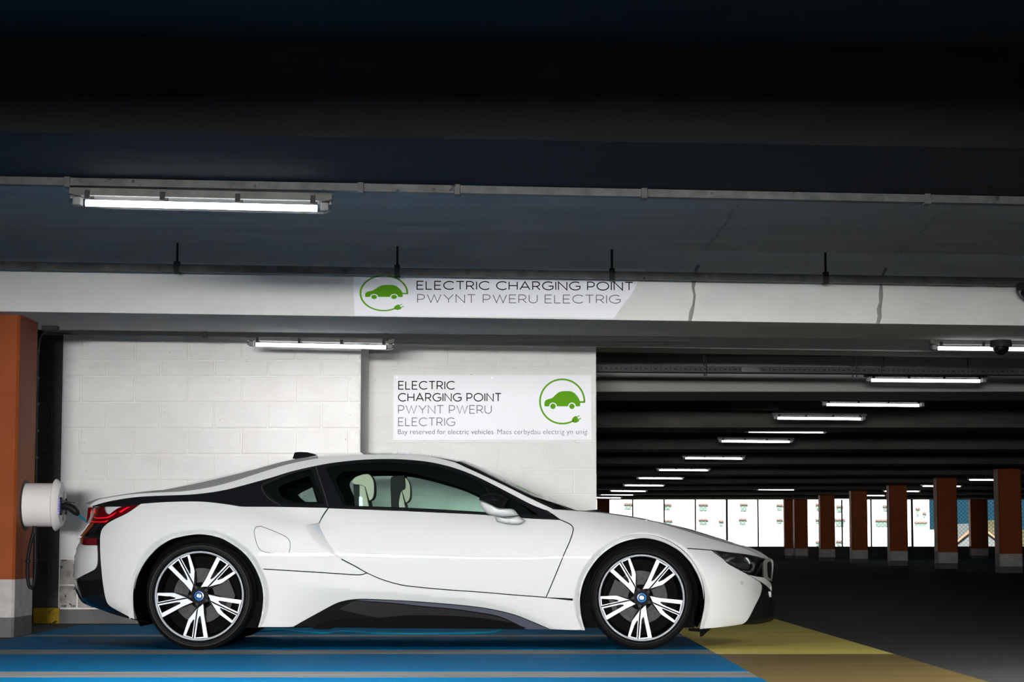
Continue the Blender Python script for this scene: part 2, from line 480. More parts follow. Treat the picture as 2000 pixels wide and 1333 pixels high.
# walls that close the place
w = struct('wall_left', MB().box(X0 - 0.3, X0, Y0, Y1, 0, 2.8), M['beam'], label='plain side wall at the left end', cat='wall')
w = struct('wall_right', MB().box(X1, X1 + 0.3, Y0, Y1, 0, 2.8), M['dark_conc'], label='plain dark side wall at the right end', cat='wall')
mb = MB()
mb.box(X0, X1, Y0 - 0.3, Y0, 0, DAY_Z0).box(X0, X1, Y0 - 0.3, Y0, DAY_Z1, 2.8)
mb.box(X0, DAY_X0, Y0 - 0.3, Y0, DAY_Z0, DAY_Z1).box(DAY_X1, X1, Y0 - 0.3, Y0, DAY_Z0, DAY_Z1)
w = struct('wall_front', mb, M['dark_conc'], label='unseen facade wall behind the camera with a strip opening added for daylight', cat='wall')  # open strip added to let the area light in

# ---- block walls: each block is a piece of its own
def block_mesh(wd, ht, dp=0.05, c=0.006):
    mb = MB(); mb.chbox(-wd / 2, wd / 2, -dp / 2, dp / 2, -ht / 2, ht / 2, c)
    me = bpy.data.meshes.new('block')
    me.from_pydata(mb.v, [], mb.f); me.update()
    return me
BLK = {}
def blk(parent, x0, x1, z0, z1, yf, m, gap=0.013):
    wd, ht = round(x1 - x0 - gap, 3), round(z1 - z0 - gap, 3)
    if wd < 0.02 or ht < 0.02: return
    k = (wd, ht, m.name)
    if k not in BLK:
        BLK[k] = block_mesh(wd, ht); BLK[k].materials.append(m)
    o = bpy.data.objects.new('block', BLK[k]); COL.objects.link(o)
    o.parent = parent; o.location = ((x0 + x1) / 2, yf + 0.025 + random.uniform(0, 0.0015), (z0 + z1) / 2)
YL, YR = 17.9, 18.9
xl0 = U(121, 800, YL)[0]; xl1 = U(704, 800, YL)[0]
wl = struct('wall_back_left', MB().box(X0, xl1 - 0.004, YL + 0.012, YL + 0.24, 0, 2.6), M['mortar'], label='white painted blockwork wall behind the rear of the car', cat='wall')
zl = [U(300, p, YL)[1] for p in (655, 704.2, 735.5, 786.6, 837.5, 888, 939, 990)]
while zl[-1] > 0.30: zl.append(zl[-1] - 0.2165)
zl[0] = 2.55
zl[-1] = 0.125
bw = U(624.5 - 6.2, 800, YL)[0] - U(516.5, 800, YL)[0]
jx = {0: U(157, 800, YL)[0], 1: U(208, 800, YL)[0]}
pw = (U(576.5, 800, YL)[0] - U(157, 800, YL)[0]) / 4
for r in range(len(zl) - 1):
    z1, z0 = zl[r], zl[r + 1]
    # joints of this course
    off = jx[0] if r in (0, 2, 4, 6, 8, 10) else jx[1]
    js = [off + pw * k for k in range(-14, 9)]
    lowwhite = z0 > 0.40
    xs = [x for x in js if xl0 + 0.05 < x < xl1 - 0.05]
    e = [xl0] + xs + [xl1]
    for a, b in zip(e[:-1], e[1:]):
        blk(wl, a, b, z0, z1, YL, M['block'] if (lowwhite or a > -3.3) else M['raw_block'])
    xs = [x for x in js if X0 + 4.0 < x < xl0 - 0.05]
    e = [X0 + 4.0] + xs + [xl0]
    for a, b in zip(e[:-1], e[1:]):
        blk(wl, a, b, z0, z1, YL + 0.003, M['grey_block'])
MB().box(X0, xl0 - 0.002, YL + 0.008, YL + 0.013, 0, 2.6).build('dark_backing', M['grey_block'], wl)
# end face of the left wall, skirting and the yellow block
MB().box(xl1 - 0.004, xl1 + 0.001, YL, YR, 0, 2.6).build('wall_end', M['block'], wl)
mb = MB(); mb.chbox(xl0, 0.8, YL - 0.004, YL + 0.05, 0.0, 0.118, 0.004)
struct('baseboard_back', mb, M['skirt'], label='grey painted skirting band along the foot of the block wall', cat='skirting')
ya, za = U(66, 1188, YL); yb, zb_ = U(116, 1217, YL)
mb = MB(); mb.chbox(ya, yb, YL - 0.02, YL + 0.05, 0.0, za, 0.006)
tag(mb.build('kerb_block', M['yellow_block']), 'yellow painted kerb block at the foot of the dark wall', 'kerb')

xr0, xr1 = xl1 + 0.001, U(1165.5, 850, YR)[0]
wr = struct('wall_back_right', MB().box(xr0, xr1 - 0.004, YR + 0.006, YR + 0.24, 0, 2.6), M['mortar'], label='white painted blockwork wall carrying the charging sign', cat='wall')
MB().box(xr1 - 0.24, xr1 - 0.004, YR + 0.24, 29.8, 0, 2.6).build('wall_return', M['block'], wr)
zr_ = [U(950, p, YR)[1] for p in (676, 718.7)]
while zr_[-1] > 0.30: zr_.append(zr_[-1] - 0.2235)
zr_[-1] = 0.12
pr = 0.4385
for r in range(len(zr_) - 1):
    j0 = U(778.75 if r % 2 == 0 else 829, 800, YR)[0]
    xs = [j0 + pr * k for k in range(-4, 8)]
    xs = [x for x in xs if xr0 + 0.06 < x < xr1 - 0.06]
    if r % 2: xs = xs + [xr1 - 0.105] if (xr1 - 0.105 - xs[-1]) > 0.1 else xs
    e = [xr0] + xs + [xr1]
    for a, b in zip(e[:-1], e[1:]):
        blk(wr, a, b, zr_[r + 1], zr_[r], YR, M['block'])
# lintel over the right-hand block wall
sloped_box(MB(), xr0, xr1 + 0.28, YR - 0.02, YR + 0.5, zr_[0] + 0.0, 2.6).build('lintel', M['beam'], wr)

# ---- pillars: orange shaft, scuffed white band, grey foot
def pillar(x0, x1, y0, y1, ztop, label, group=None, ch=0.03):
    t = empty('pillar', ((x0 + x1) / 2, (y0 + y1) / 2, 0))
    def part(n, z0, z1, m, g=0.0):
        mb = MB(); cx, cy = (x0 + x1) / 2, (y0 + y1) / 2
        hx, hy = (x1 - x0) / 2 + g, (y1 - y0) / 2 + g
        pts = [(-hx + ch, -hy), (hx - ch, -hy), (hx, -hy + ch), (hx, hy - ch), (hx - ch, hy), (-hx + ch, hy), (-hx, hy - ch), (-hx, -hy + ch)]
        v = [(a, b, z) for z in (z0, z1) for a, b in pts]; n8 = 8
        f = [(i, (i + 1) % 8, 8 + (i + 1) % 8, 8 + i) for i in range(8)] + [tuple(range(7, -1, -1)), tuple(range(8, 16))]
        mb.add(v, f); mb.build(n, m, t)
    part('shaft', 0.408, ztop, M['orange'])
    part('white_band', 0.140, 0.408, M['col_white'])
    part('grey_foot', 0.0, 0.140, M['skirt'])
    tag(t, label, 'pillar', group); return t
cxr = U(31, 1000, 15.35)[0]
pillar(cxr - 0.62, cxr, 15.35, 15.95, 2.30, 'orange pillar with white band and grey foot carrying the charger', ch=0.018)
for k in range(1, 7):
    y = 46.6 + 6.75 * k - 6.75
    x = U(970, 1000, 46.6)[0]
    pillar(10.52, 11.02, y, y + 0.5, 2.25, ['unseen nearest', 'first', 'second', 'third', 'fourth', 'fifth', 'sixth'][k] + ' pillar from the right in the free-standing row before the far windows', 'orange pillars in the right-hand row')
YF = Y1
for i, (a, b) in enumerate([(1166, 1190), (1530, 1551), (1892, 1926)]):
    xa, xb = U(a, 1020, YF)[0], U(b, 1020, YF)[0]
    pillar(xa, xb, YF - 0.35, YF + 0.05, 2.4, ['orange pillar on the far wall beside the white block wall', 'orange pillar on the far wall above the nose of the car', 'orange pillar on the far wall between the blue panes at right'][i])

# far wall: parapet, head, posts and screens
par = struct('wall_far', MB().box(X0, X1, YF, YF + 0.3, 0, U(1400, 1068, YF)[1]).box(X0, X1, YF, YF + 0.3, U(1400, 976.5, YF)[1], 2.8), M['dark_conc'], label='far wall with a low parapet under the long windows', cat='wall')
pz0, pz1 = U(1400, 1068, YF)[1], U(1400, 976.5, YF)[1]
for i, p in enumerate([1236, 1297.5, 1358.5, 1420, 1481, 1645, 1702, 1771, 1782, 1955]):
    x = U(p, 1020, YF)[0]
    wdt = 0.05 if i not in (3, 7, 8) else 0.075
    MB().box(x - wdt / 2, x + wdt / 2, YF + 0.02, YF + 0.10, pz0, pz1).build('post', M['rod'], par)
mb = MB()                                    # expanded metal screen in the openings
x = 0.0
st = 0.15
hgt = pz1 - pz0
for k in range(int((X1 + hgt) / st)):
    for s in (1, -1):
        xa = k * st if s < 0 else k * st - hgt
        xb = xa - hgt if s < 0 else xa + hgt
        if min(xa, xb) < 0 or max(xa, xb) > X1: continue
        t_ = 0.006
        mb.add([(xa - t_, YF + 0.14, pz0), (xa + t_, YF + 0.14, pz0), (xb + t_, YF + 0.14, pz1), (xb - t_, YF + 0.14, pz1)], [(0, 1, 2, 3)])
o = mb.build('mesh_screen', M['rod'], par, fixn=False); o['kind'] = 'stuff'

# ------------------------------------------------------------------ beyond the windows
YB = 112.0
gnd = struct('ground_outside', MB().box(-60, 120, Y1 + 0.4, 220, -3.4, -3.0), M['gap'], label='ground outside the car park', cat='ground')
bl = empty('white_building', (10, YB, -3.0))
bxa, bxb = -45.0, U(1815, 1000, YB)[0]
zroof = 3.6
MB().box(bxa - 10, bxb - 10, 0, 12, 0, zroof + 3).build('facade_block', M['render_white'], bl)
MB().box(U(1770, 1000, YB)[0] - 10, U(1832, 1000, YB)[0] - 10, -1.5, 10, 0, U(1800, 1036, YB)[1] + 3).build('low_wing', M['render_white'], bl)
wins = [(1226, 991, 12, 8), (1303, 992, 12, 8), (1373, 993, 15, 10), (1452, 993, 12, 11), (1522, 993, 9, 8), (1600, 993, 12, 10), (1639, 996, 9, 9), (1733, 995, 16, 8),
        (1305, 1022, 12, 5), (1373, 1021, 15, 7), (1408, 1024, 6, 7), (1450, 1021, 12, 8), (1522, 1020, 9, 5), (1598, 1020, 8, 5), (1640, 1023, 16, 11), (1722, 1024, 23, 10),
        (1598, 1064, 7, 6), (1638, 1063, 8, 6), (1792, 1003, 5, 14), (1805, 1008, 4, 6), (1798, 1026, 22, 7)]
for i, (px, py, pw_, ph_) in enumerate(wins):
    xa, za_ = U(px - pw_ / 2, py + ph_ / 2, YB); xb, zb2 = U(px + pw_ / 2, py - ph_ / 2, YB)
    f = MB().box(xa - 10, xb - 10, -0.06, 0.10, za_ + 3, zb2 + 3).build('window', M['win_dark'], bl)
    MB().box(xa - 10.05, xb - 9.95, -0.12, -0.06, zb2 + 3, zb2 + 3.09).build('lintel', M['brown'], f)
tag(bl, 'sunlit white building with small dark windows seen through the far openings', 'building')
# house with a gable beyond the right-hand panes
YH = 118.0
hx0, hz0 = U(1866, 1062, YH); hxp, hzp = U(1909, 1028, YH); hx1, _ = U(1955, 1062, YH)
hs = empty('gable_house', (hxp, YH, -3.0))
M['slate'] = mat('grey_slate_wall', (0.10, 0.115, 0.12), 0.8)
M['verge'] = mat('orange_verge_tile', (0.42, 0.16, 0.09), 0.8)
MB().prism([(hx0 - hxp, 0), (hx1 - hxp, 0), (hx1 - hxp, hz0 + 3), (0, hzp + 3), (hx0 - hxp, hz0 + 3)], 0, 8).build('gable_wall', M['slate'], hs)
for s in (hx0 - hxp, hx1 - hxp):
    MB().prism([(s * 1.08, hz0 + 2.92), (s * 1.08, hz0 + 3.0), (0, hzp + 3.16), (0, hzp + 3.0)], -0.2, 0.0).build('verge', M['verge'], hs)
    MB().prism([(s * 1.08, hz0 + 2.92), (s * 1.08, hz0 + 2.99), (0, hzp + 3.15), (0, hzp + 3.0)], 0.0, 8.2).build('roof_slope', M['slate'], hs)
tag(hs, 'grey house with orange verge tiles behind the right-hand blue panes', 'house')
M['hill'] = rough_mat('brown_hillside', (0.05, 0.052, 0.03), (0.11, 0.095, 0.055), 0.15, 0.95, 0, 1, obj=False)
mb = MB()
hx = [U(p, 1000, 190)[0] for p in (1760, 1815, 1845, 1875, 1895, 1925, 1945, 1965, 1985, 2020, 2100, 2300)]
hz = [U(1000, p, 190)[1] for p in (1062, 1040, 1032, 1027, 1024, 1018, 1016, 1024, 1032, 1040, 1045, 1050)]
v = []; f = []
for i, (a, b) in enumerate(zip(hx, hz)):
    v += [(a, 170, -4), (a, 190, b), (a, 230, b * 0.6), (a, 250, -4)]
for i in range(len(hx) - 1):
    for k in range(3):
        f.append((i * 4 + k, i * 4 + k + 1, i * 4 + 5 + k, i * 4 + 4 + k))
mb.add(v, f)
o = mb.build('hillside', M['hill'], smooth=True, fixn=False); tag(o, 'brown hillside behind the gable house', 'hill', kind='structure')

# ------------------------------------------------------------------ conduits, rails, trays
def rail(name, pa, pb, y, hgt, dep, label, m='galv', cat='trunking', ends=None, ext=0.0):
    """metal trunking from photo point pa to pb at depth y"""
    a, b = ends or (P3(*pa, y), P3(*pb, y))
    t = empty(name, a)
    d = b - a
    v = []
    for q in (d * -ext, d * (1 + ext)):
        v += [q + Vector((0, sy, sz)) for sy, sz in ((0, 0), (dep, 0), (dep, hgt), (0, hgt))]
    MB().add(v, [(0, 1, 2, 3), (4, 7, 6, 5), (0, 4, 5, 1), (1, 5, 6, 2), (2, 6, 7, 3), (3, 7, 4, 0)]).build('channel', M[m], t)
    tag(t, label, cat)
    return t, a, d
# hung trunking in front of the banner beam
t, a, d = rail('cable_trunking', (-40, 524.5), (2060, 558.5), 14.75, 0.052, 0.05, 'galvanised cable trunking hung on rods in front of the white beam', ext=0.25)
for p in (345, 776, 1196, 1614):
    k = (p + 40) / 2100; q = d * k
    MB().chbox(q.x - 0.019, q.x + 0.019, -0.008, 0.058, q.z - 0.012, q.z + 0.072, 0.004).build('hanger_bracket', M['rod'], t)
    MB().tube([(q.x, 0.025, q.z + 0.07), (q.x, 0.025, 2.762 + zs(a.x + q.x) - a.z)], 0.0085, 8).box(q.x - 0.03, q.x + 0.03, 0.0, 0.05, 2.756 + zs(a.x + q.x) - a.z, 2.764 + zs(a.x + q.x) - a.z).build('threaded_rod', M['rod'], t)
for p in (71, 310, 460, 915):
    q = d * ((p + 40) / 2100)
    MB().lathe([(0.0, -0.004), (0.006, -0.004), (0.006, 0.0)], 'y', 10, (q.x, 0, q.z + 0.02)).build('screw', M['rod'], t)
# trunking under the near dark beam, and the pipe behind the banner beam
t0, a, d = rail('cable_trunking', (-40, 0), (2060, 0), 9.42, 0.034, 0.06, 'galvanised trunking along the near beam above the first lamp', ends=(Vector((-2.34, 9.42, 2.2105 + 0.0468)), Vector((2.38, 9.42, 2.2105 - 0.0476))), ext=0.5)
for p in (124, 703, 893, 1262, 1820):
    q = d * ((p + 40) / 2100)
    MB().chbox(q.x - 0.014, q.x + 0.014, -0.007, 0.066, q.z - 0.008, q.z + 0.052, 0.003).build('saddle', M['galv'], t0)
t1, a, d = rail('conduit', (60, 653), (1345, 668.5), 16.84, 0.034, 0.04, 'dark conduit running along the top of the block wall', 'rod', 'conduit')
for p in (400, 752, 1110):
    q = d * ((p - 60) / 1285)
    MB().chbox(q.x - 0.018, q.x + 0.018, -0.006, 0.046, q.z - 0.012, q.z + 0.04, 0.003).build('saddle', M['rod'], t1)
# cable on the pillar edge with its clips
t2 = empty('pillar_cable', P3(71, 900, 15.97))
pts = [P3(*q, 15.97) - t2.location for q in ((100, 643), (86, 650), (78, 662), (75, 690), (73, 760), (71.5, 850), (71, 940), (70.5, 1010))]
MB().tube(pts, 0.007, 8).build('cable', M['black'], t2)
for p in (686, 739, 790, 842, 894):
    q = P3(74 - (p - 690) * 0.014, p, 15.97) - t2.location
    MB().chbox(q.x - 0.016, q.x + 0.014, q.y - 0.012, q.y + 0.012, q.z - 0.01, q.z + 0.01, 0.003).build('clip', M['rod'], t2)
q = P3(96, 642, 15.97) - t2.location
MB().chbox(q.x - 0.05, q.x + 0.07, q.y - 0.04, q.y + 0.04, q.z - 0.02, q.z + 0.02, 0.006).build('junction_box', M['rod'], t2)
tag(t2, 'thin black cable clipped down the back edge of the orange pillar', 'cable')
# perforated tray beyond the block wall
t3, a, d = rail('cable_tray', (1160, 726), (2060, 733), 19.6, 0.058, 0.15, 'perforated cable tray hung beyond the end of the block wall', 'tray', 'cable tray')
mb = MB(); L_ = d.length; n = int(L_ / 0.045)
for i in range(n):
    q = d * ((i + 0.5) / n)
    if i % 2: mb.box(q.x - 0.003, q.x + 0.003, -0.002, 0.001, q.z + 0.016, q.z + 0.042)
    else: mb.box(q.x - 0.012, q.x + 0.012, -0.002, 0.001, q.z + 0.024, q.z + 0.033)
o = mb.build('slots', M['print_black'], t3); o['kind'] = 'stuff'
q = d * ((1470 - 1160) / 900)
MB().box(q.x - 0.10, q.x + 0.10, -0.006, 0.0, q.z + 0.008, q.z + 0.052).build('splice_plate', M['galv'], t3)
for p, dx in ((1377, -3), (1380, 0), (1667, -3), (1673, 0), (1722, 0)):
    q = d * ((p - 1160) / 900)
    MB().tube([(q.x, 0.0 + 0.05 * (dx != 0), q.z - 0.03), (q.x + dx * 0.004, 0.05 * (dx != 0), 2.56 - a.z)], 0.006, 6).build('hanger_rod', M['rod'], t3)
# second dark rail farther back
t4, a, d = rail('cable_trunking', (1221, 797), (1520, 802), 27.0, 0.05, 0.05, 'short dark trunking hung behind the second white beam', 'rod')
q = d * (56 / 299); MB().tube([(q.x, 0.02, q.z + 0.05), (q.x, 0.02, 2.56 - a.z)], 0.012, 6).build('hanger_rod', M['rod'], t4)

# ------------------------------------------------------------------ fluorescent lamps
def make_lamp():
    t = empty('batten_lamp', (0, 0, 0))
    L = 1.165
    # tray-shaped housing, cross-section in y,z
    def sweep(prof, x0, x1, taper, m, name):
        v = []; n = len(prof)
        for x, s in ((x0, taper), (x0 + 0.03, 1.0), (x1 - 0.03, 1.0), (x1, taper)):
            v += [(x, y * s, z if s == 1 else z * 0.75 + prof[0][1] * 0.25) for y, z in prof]
        f = [(i * n + k, i * n + (k + 1) % n, (i + 1) * n + (k + 1) % n, (i + 1) * n + k) for i in range(3) for k in range(n)]
        f += [tuple(range(n - 1, -1, -1)), tuple(3 * n + k for k in range(n))]
        return MB().add(v, f).build(name, m, t, auto=35)
    sweep([(-0.040, 0.0), (-0.050, -0.030), (-0.052, -0.034), (0.052, -0.034), (0.050, -0.030), (0.040, 0.0)], -L / 2, L / 2, 0.85, M['housing'], 'housing')
    sweep([(-0.050, -0.036), (-0.046, -0.060), (-0.030, -0.082), (0.030, -0.082), (0.046, -0.060), (0.050, -0.036)], -L / 2 + 0.004, L / 2 - 0.004, 0.8, M['diffuser'], 'diffuser')
    MB().tube([(-0.515, 0, -0.062), (0.515, 0, -0.062)], 0.015, 12).build('tube', M['tube'], t, auto=40)
    for s in (-1, 1):
        MB().chbox(s * 0.55 - 0.018, s * 0.55 + 0.018, -0.03, 0.03, -0.074, -0.038, 0.004).build('lamp_holder', M['housing'], t)
    for x in (-0.50, -0.167, 0.167, 0.50):
        for s in (-1, 1):
            MB().chbox(x - 0.011, x + 0.011, s * 0.050 - 0.006, s * 0.050 + 0.006, -0.050, -0.012, 0.002).build('clip', M['rod'], t)
    return t
lamp = make_lamp()
def glow(o, power):
    l = bpy.data.lights.new('tube_light', 'AREA'); l.shape = 'RECTANGLE'; l.size = 1.0; l.size_y = 0.05; l.energy = power; l.color = (0.95, 0.98, 1.0)
    q = bpy.data.objects.new('tube_light', l); COL.objects.link(q); q.parent = o; q.location = (0, 0, -0.0845)
def lamp_at(px, py, y, label, group=None, tilt=0.0, first=[True], power=0):
    o = lamp if first[0] else copy_tree(lamp); first[0] = False
    if power: glow(o, power)
    o.location = P3(px, py, y); o.location.z += 0.062
    o.rotation_euler = (0, tilt, 0)
    tag(o, label, 'lamp', group); return o
lamp_at(394, 402, 9.47, 'long batten lamp under the near beam at the upper left', tilt=0.024, power=160)
lamp_at(627, 676, 16.97, 'batten lamp hanging in front of the white block wall', tilt=0.022, power=9)
o = lamp_at(2739, 446, 9.47, 'batten lamp under the near beam to the right of the frame', tilt=0.024, power=230)
lamp_at(1960, 682, 16.9, 'batten lamp partly hidden by the dome camera at the right edge', tilt=0.01)
# lamps farther back hang on rods from the slab
lamp_hung = copy_tree(lamp)
for x in (-0.4, 0.4):
    MB().tube([(x, 0, -0.002), (x, 0, 0.42)], 0.005, 6).build('hanger_rod', M['rod'], lamp_hung)
def hung_at(loc, label, group, first=[True]):
    o = lamp_hung if first[0] else copy_tree(lamp_hung); first[0] = False
    o.location = loc; o.rotation_euler = (0, 0.008, 0)
    tag(o, label, 'lamp', group); return o
ORD = ['first', 'second', 'third', 'fourth', 'fifth', 'sixth', 'seventh', 'eighth', 'ninth', 'tenth', 'eleventh', 'twelfth']
for i, (px, py) in enumerate([(1808, 744), (1705, 791.5), (1600, 818), (1535, 844), (1476, 863), (1394, 896), (1335, 919), (1290, 935), (1258, 949), (1227, 960), (1205, 967), (1183, 973)]):
    y = 1.52 * FPX / (HOR - py)
    p = P3(px, py, y); p.z += 0.062
    hung_at(p, ORD[i] + ' lamp from the right in the row receding beside the block wall', 'lamps of the receding row')
p = P3(1516, 957, 1.52 * FPX / 101); p.z += 0.062
hung_at(p, 'small batten lamp alone above the nose of the car', None)
for k in range(5):
    y = 53.6 + 6.1 * k
    hung_at((11.9, y, 2.26), ORD[k] + ' far lamp from the right behind the right-hand row of pillars', 'far lamps behind the right-hand pillars')

# dome cameras
def dome(px, py, y, r, label):
    c = P3(px, py, y)
    t = empty('dome_camera', c)
    MB().lathe([(0.0, 0.05), (r * 1.25, 0.05), (r * 1.35, 0.02), (r * 1.3, 0.0), (r, 0.0)], 'z', 28).build('mount', M['rod'], t, auto=40)
    MB().lathe([(r * math.cos(a), -r * math.sin(a)) for a in [math.pi / 2 * i / 8 for i in range(9)]], 'z', 28).build('dome', M['blackgloss'], t, smooth=True)
    tag(t, label, 'camera')
M['blackgloss'] = mat('black_gloss', (0.004, 0.004, 0.005), 0.08, coat=1.0)
dome(1955, 678, 16.2, 0.062, 'black dome camera in front of the lamp at the right edge')
dome(2006, 568, 14.6, 0.055, 'black dome camera cut by the right edge beside the white beam')
# ================================================================== signs
def arc(cx, cy, rx, ry, a0, a1, n=16):
    return [(cx + rx * math.cos(math.radians(a0 + (a1 - a0) * i / n)), cy + ry * math.sin(math.radians(a0 + (a1 - a0) * i / n))) for i in range(n + 1)]
GL = {
    'E': (0.55, [[(0.55, 1), (0, 1), (0, 0), (0.55, 0)], [(0, 0.51), (0.49, 0.51)]]),
    'L': (0.50, [[(0, 1), (0, 0), (0.50, 0)]]),
    'C': (0.84, [arc(0.5, 0.5, 0.5, 0.5, 46, 314, 28)]),
    'T': (0.66, [[(0, 1), (0.66, 1)], [(0.33, 1), (0.33, 0)]]),
    'P': (0.58, [[(0, 0), (0, 1), (0.29, 1)] + arc(0.29, 0.70, 0.29, 0.30, 80, -80, 14) + [(0.29, 0.40), (0, 0.40)]]),
    'R': (0.62, [[(0, 0), (0, 1), (0.30, 1)] + arc(0.30, 0.71, 0.29, 0.29, 80, -80, 14) + [(0.30, 0.42), (0, 0.42)], [(0.33, 0.42), (0.62, 0)]]),
    'I': (0.0, [[(0, 0), (0, 1)]]),
    'H': (0.70, [[(0, 0), (0, 1)], [(0.70, 0), (0.70, 1)], [(0, 0.5), (0.70, 0.5)]]),
    'A': (0.86, [[(0, 0), (0.43, 1), (0.86, 0)], [(0.15, 0.32), (0.71, 0.32)]]),
    'G': (0.90, [arc(0.5, 0.5, 0.5, 0.5, 48, 322, 28) + [(0.90, 0.46), (0.52, 0.46)]]),
    'N': (0.72, [[(0, 0), (0, 1), (0.72, 0), (0.72, 1)]]),
    'O': (1.0, [arc(0.5, 0.5, 0.5, 0.5, 0, 360, 36)]),
    'W': (1.14, [[(0, 1), (0.30, 0), (0.57, 0.98), (0.84, 0), (1.14, 1)]]),
    'Y': (0.78, [[(0, 1), (0.39, 0.42), (0.78, 1)], [(0.39, 0.42), (0.39, 0)]]),
    'U': (0.68, [[(0, 1), (0, 0.34)] + arc(0.34, 0.34, 0.34, 0.34, 180, 360, 16) + [(0.68, 0.34), (0.68, 1)]]),
}
def ribbon(mb, pts, hw, y, closed=False):
    q = []
    for p in pts:
        if not q or math.dist(p, q[-1]) > 1e-6: q.append(p)
    n = len(q); v = []
    for i in range(n):
        d1 = (q[i][0] - q[i - 1][0], q[i][1] - q[i - 1][1]) if (i or closed) else None
        d2 = (q[(i + 1) % n][0] - q[i][0], q[(i + 1) % n][1] - q[i][1]) if (i < n - 1 or closed) else None
        d1 = d1 or d2; d2 = d2 or d1
        l1, l2 = math.hypot(*d1), math.hypot(*d2)
        n1 = (-d1[1] / l1, d1[0] / l1); n2 = (-d2[1] / l2, d2[0] / l2)
        k = hw / max(1 + n1[0] * n2[0] + n1[1] * n2[1], 0.35)
        m = ((n1[0] + n2[0]) * k, (n1[1] + n2[1]) * k)
        v += [(q[i][0] + m[0], y, q[i][1] + m[1]), (q[i][0] - m[0], y, q[i][1] - m[1])]
    f = [(2 * i, 2 * i + 1, 2 * i + 3, 2 * i + 2) for i in range(n - 1)]
    mb.add(v, f)
def caps(text, x0, x1, z0, z1, sw, y):
    """monoline capitals filling x0..x1, z0..z1 (stroke sw in cap heights)"""
    ch = z1 - z0
    adv, items = 0.0, []
    for c in text:
        if c == ' ': adv += 0.42; continue
        wd, st = GL[c]
        items.append((adv, st)); adv += wd + 0.235
    tot = adv - 0.235
    hw = sw * ch / 2
    k = (x1 - x0 - 2 * hw) / tot; mb = MB()
    for a, st in items:
        for pl in st:
            ribbon(mb, [(x0 + hw + (a + p[0]) * k, z0 + hw + p[1] * (ch - 2 * hw)) for p in pl], hw, y)
    return mb
def logo(c, rx, rz, y, parent):
    """charging emblem: a cable ring with a plug round a small car; units of the ring's radius"""
    def T(p): return (c[0] + p[0] * rx, c[1] + p[1] * rz)
    mb = MB()
    def flat(poly, yy, m=0):
        pv, tr = tri2d([T(p) for p in poly])
        mb.add([(p[0], yy, p[1]) for p in pv], tr, m)
    ro, ri = 1.0, 0.925
    pts = arc(0, 0, 1, 1, 2, 300, 72)
    outer = [(p[0] * ro, p[1] * ro) for p in pts]; inner = [(p[0] * ri, p[1] * ri) for p in pts]
    n = len(pts)
    mb.add([(*[T(p)[0]], y, T(p)[1]) for p in outer + inner], [(i, i + 1, n + i + 1, n + i) for i in range(n - 1)])
    flat([(0.77, -0.06), (1.0, -0.06), (1.0, 0.06), (0.925, 0.06), (0.925, 0.015), (0.77, 0.015)], y)
    body = catmull([(-0.77, -0.20), (-0.765, -0.02), (-0.71, 0.06), (-0.60, 0.10), (-0.46, 0.14), (-0.34, 0.24), (-0.18, 0.38), (-0.02, 0.44), (0.30, 0.45), (0.50, 0.39), (0.68, 0.20), (0.765, 0.02), (0.78, -0.12)], 0.06)
    def notch(cx): return arc(cx, -0.21, 0.165, 0.165, 0, 180, 12)
    flat(body + [(0.77, -0.20), (0.73, -0.215)] + notch(0.42)[0:] + notch(-0.40) + [(-0.73, -0.215)], y)
    for cx in (0.42, -0.40):
        flat(arc(cx, -0.21, 0.118, 0.118, 0, 345, 22), y)
    a = math.radians(30); ca, sa = math.cos(a), math.sin(a)
    def R(p): return (0.57 + p[0] * ca - p[1] * sa, -0.79 + p[0] * sa + p[1] * ca)
    flat([R(p) for p in ((-0.14, -0.05), (-0.08, -0.12), (0.04, -0.14), (0.12, -0.12), (0.12, 0.12), (0.04, 0.14), (-0.08, 0.12), (-0.14, 0.05))], y)
    for s in (-0.065, 0.065):
        flat([R((0.12, s - 0.018)), R((0.25, s - 0.018)), R((0.25, s + 0.018)), R((0.12, s + 0.018))], y)
    mb.build('emblem', M['print_green'], parent, fixn=False)
def small_text(text, x0, x1, zb, y, m, parent):
    cu = bpy.data.curves.new('lettering', 'FONT'); cu.body = text; cu.size = 1.0; cu.offset = -0.012
    to = bpy.data.objects.new('lettering_source', cu); COL.objects.link(to)
    dg = bpy.context.evaluated_depsgraph_get()
    me = bpy.data.meshes.new_from_object(to.evaluated_get(dg))
    bpy.data.objects.remove(to)
    xs = [v.co.x for v in me.vertices]; a, b = min(xs), max(xs)
    k = (x1 - x0) / (b - a)
    for v in me.vertices:
        v.co = Vector((x0 + (v.co.x - a) * k, y, zb + v.co.y * k))
    me.materials.clear(); me.materials.append(m); me.name = 'lettering'
    o = bpy.data.objects.new('lettering', me); COL.objects.link(o); o.parent = parent; o['kind'] = 'stuff'
    return o
def px_rect(xa, ya, xb, yb, Y):
    a = U(xa, yb, Y); b = U(xb, ya, Y); return a[0], b[0], a[1], b[1]
